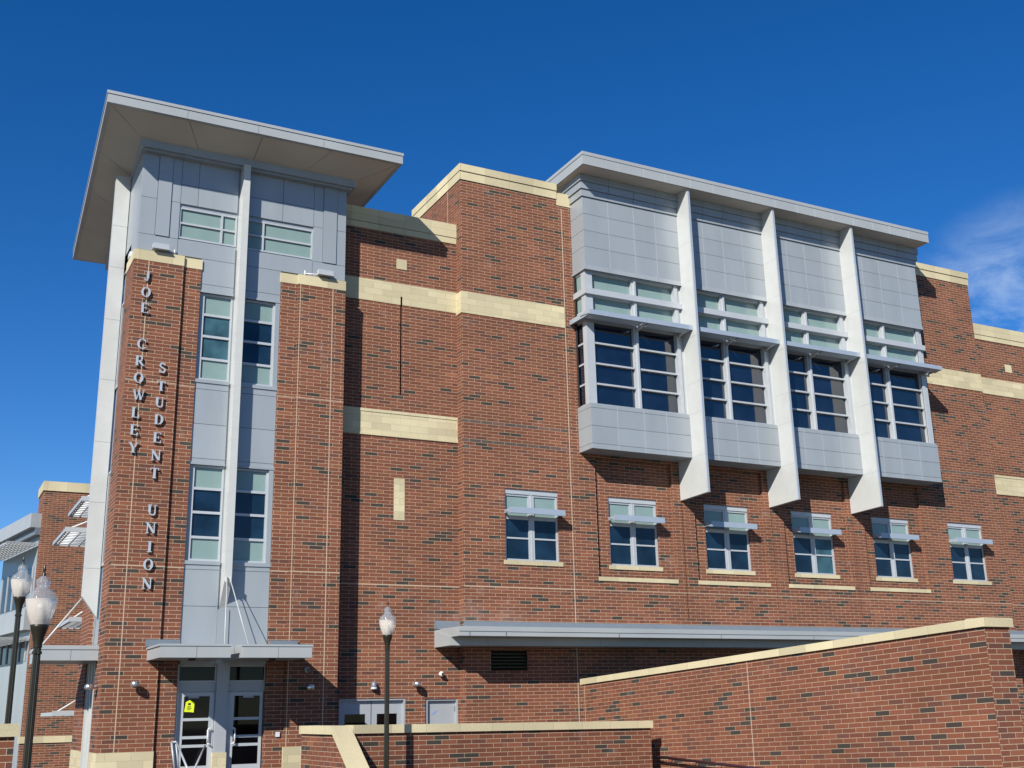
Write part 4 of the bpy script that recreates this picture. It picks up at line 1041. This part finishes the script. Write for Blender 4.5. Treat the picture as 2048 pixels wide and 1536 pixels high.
# slatted sunshades on the hidden west flank between tower and wing
def rack(name, X0, X1, Y0, Y1, z, n, parent, rodz=1.0):
    m = MB(); m.box(X0, X1, Y0, Y0+.10, z, z+.16); m.box(X0, X1, Y1, Y1+.06, z, z+.1)
    m.box(X0, X0+.05, Y0+.1, Y1, z, z+.12); m.box(X1-.05, X1, Y0+.1, Y1, z, z+.12)
    for k in range(n): y = Y0+.1+(Y1-Y0-.1)*(k+.5)/n; m.tube((X0+.05, y, z+.06), (X1-.05, y, z+.06), .028, 6)
    for k in range(5): x = X0+(X1-X0)*(k+.5)/5; m.box(x-.02, x+.02, Y0+.1, Y1, z+.02, z+.05)
    o = obj(name, m, 'frame', parent)
    q = MB(); q.tube((X0+.1, Y0+.1, z+.1), (X1+.15, Y0+.5, z+rodz), .03, 6); obj('tie_rod', q, 'white_metal', o)
LK = thing('link_building', (9, 44, G), 'sunshaded brick link seen through the gap left of the tower', 'building')
m = MB(); m.box(6.0, 8.5, 38.5, 40.5, G, 8.6); obj('brick_wall', m, 'brick', LK)
m = MB(); m.box(5.94, 6.0, 38.4, 39.0, G, 8.8); obj('metal_trim', m, 'white_metal', LK)
for (pxl, pyt, Yr, n) in ((163, 1001, 40, 9), (130, 1063, 40, 9), (138, 1243, 42, 9), (104, 1432, 42, 9)):
    x, z = at(pxl, pyt, Yr); rack('sunshade_rack', x, 6.0, Yr, Yr+3.5, z, n, LK)
# grey metal clad wing at the far left
MW = thing('metal_wing', (3.5, 56, G), 'grey metal clad building with ribbon windows and projecting roof at the far left edge', 'building')
def pp(px, Y, dx=0): return (ax(px, 1100, Y)+dx, Y)
Pa, Pb = (x0-.02, 60.6), (ax(9, 1100, 67.2), 67.2)
d = (Vector(Pb)-Vector(Pa)).normalized(); nn = Vector((d.y, -d.x)) 
if nn.x > 0: nn = -nn
def ob(s, o, z):
    v = Vector(Pa)+d*s+nn*o; return (v.x, v.y, z)
Lw = (Vector(Pb)-Vector(Pa)).length
def slab(s0, s1, o0, o1, z0_, z1_, mat, name, par=MW):
    m = MB(); q = [ob(s0, o0, 0)[:2], ob(s1, o0, 0)[:2], ob(s1, o1, 0)[:2], ob(s0, o1, 0)[:2]]; m.prism(q, 'z', z0_, z1_); return obj(name, m, mat, par)
zt_ = az(73, 1030, 60.6); zt2 = az(73, 1058, 60.6)
slab(-.5, Lw, -8, 0, G, zt2-.35, 'metal', 'metal_wall')
slab(-.5, Lw+.4, -8, .55, zt2, zt_, 'fascia', 'roof')
slab(-.5, Lw+.2, -8, .3, zt2-.35, zt2, 'metal_dark', 'cornice')
for (za_, zb3) in ((az(40, 1215, 62.4), az(40, 1140, 62.4)), (az(40, 1325, 62.4), az(40, 1285, 62.4))):
    slab(.25, Lw-.5, -.02, .02, za_, zb3, 'navy2', 'window')
    for s in rng(.25, Lw-.5, 5): slab(s-.04, s+.04, .02, .08, za_, zb3, 'frame', 'window_post')
slab(-.2, Lw+.1, 0, .35, az(40, 1265, 62.4), az(40, 1225, 62.4), 'fascia', 'belt_course')
for zr_ in (az(40, 1100, 62.4), az(40, 1285, 62.4)):
    m = MB()
    for k in range(9):
        o_ = .15+k*.16; q = [ob(-.2, o_, 0)[:2], ob(Lw+.6, o_, 0)[:2], ob(Lw+.6, o_+.04, 0)[:2], ob(-.2, o_+.04, 0)[:2]]; m.prism(q, 'z', zr_, zr_+.10)
    for s_ in rng(-.2, Lw+.5, 9):
        q = [ob(s_, .1, 0)[:2], ob(s_+.05, .1, 0)[:2], ob(s_+.05, 1.5, 0)[:2], ob(s_, 1.5, 0)[:2]]; m.prism(q, 'z', zr_+.02, zr_+.12)
    obj('sunshade_rack', m, 'fascia', MW)
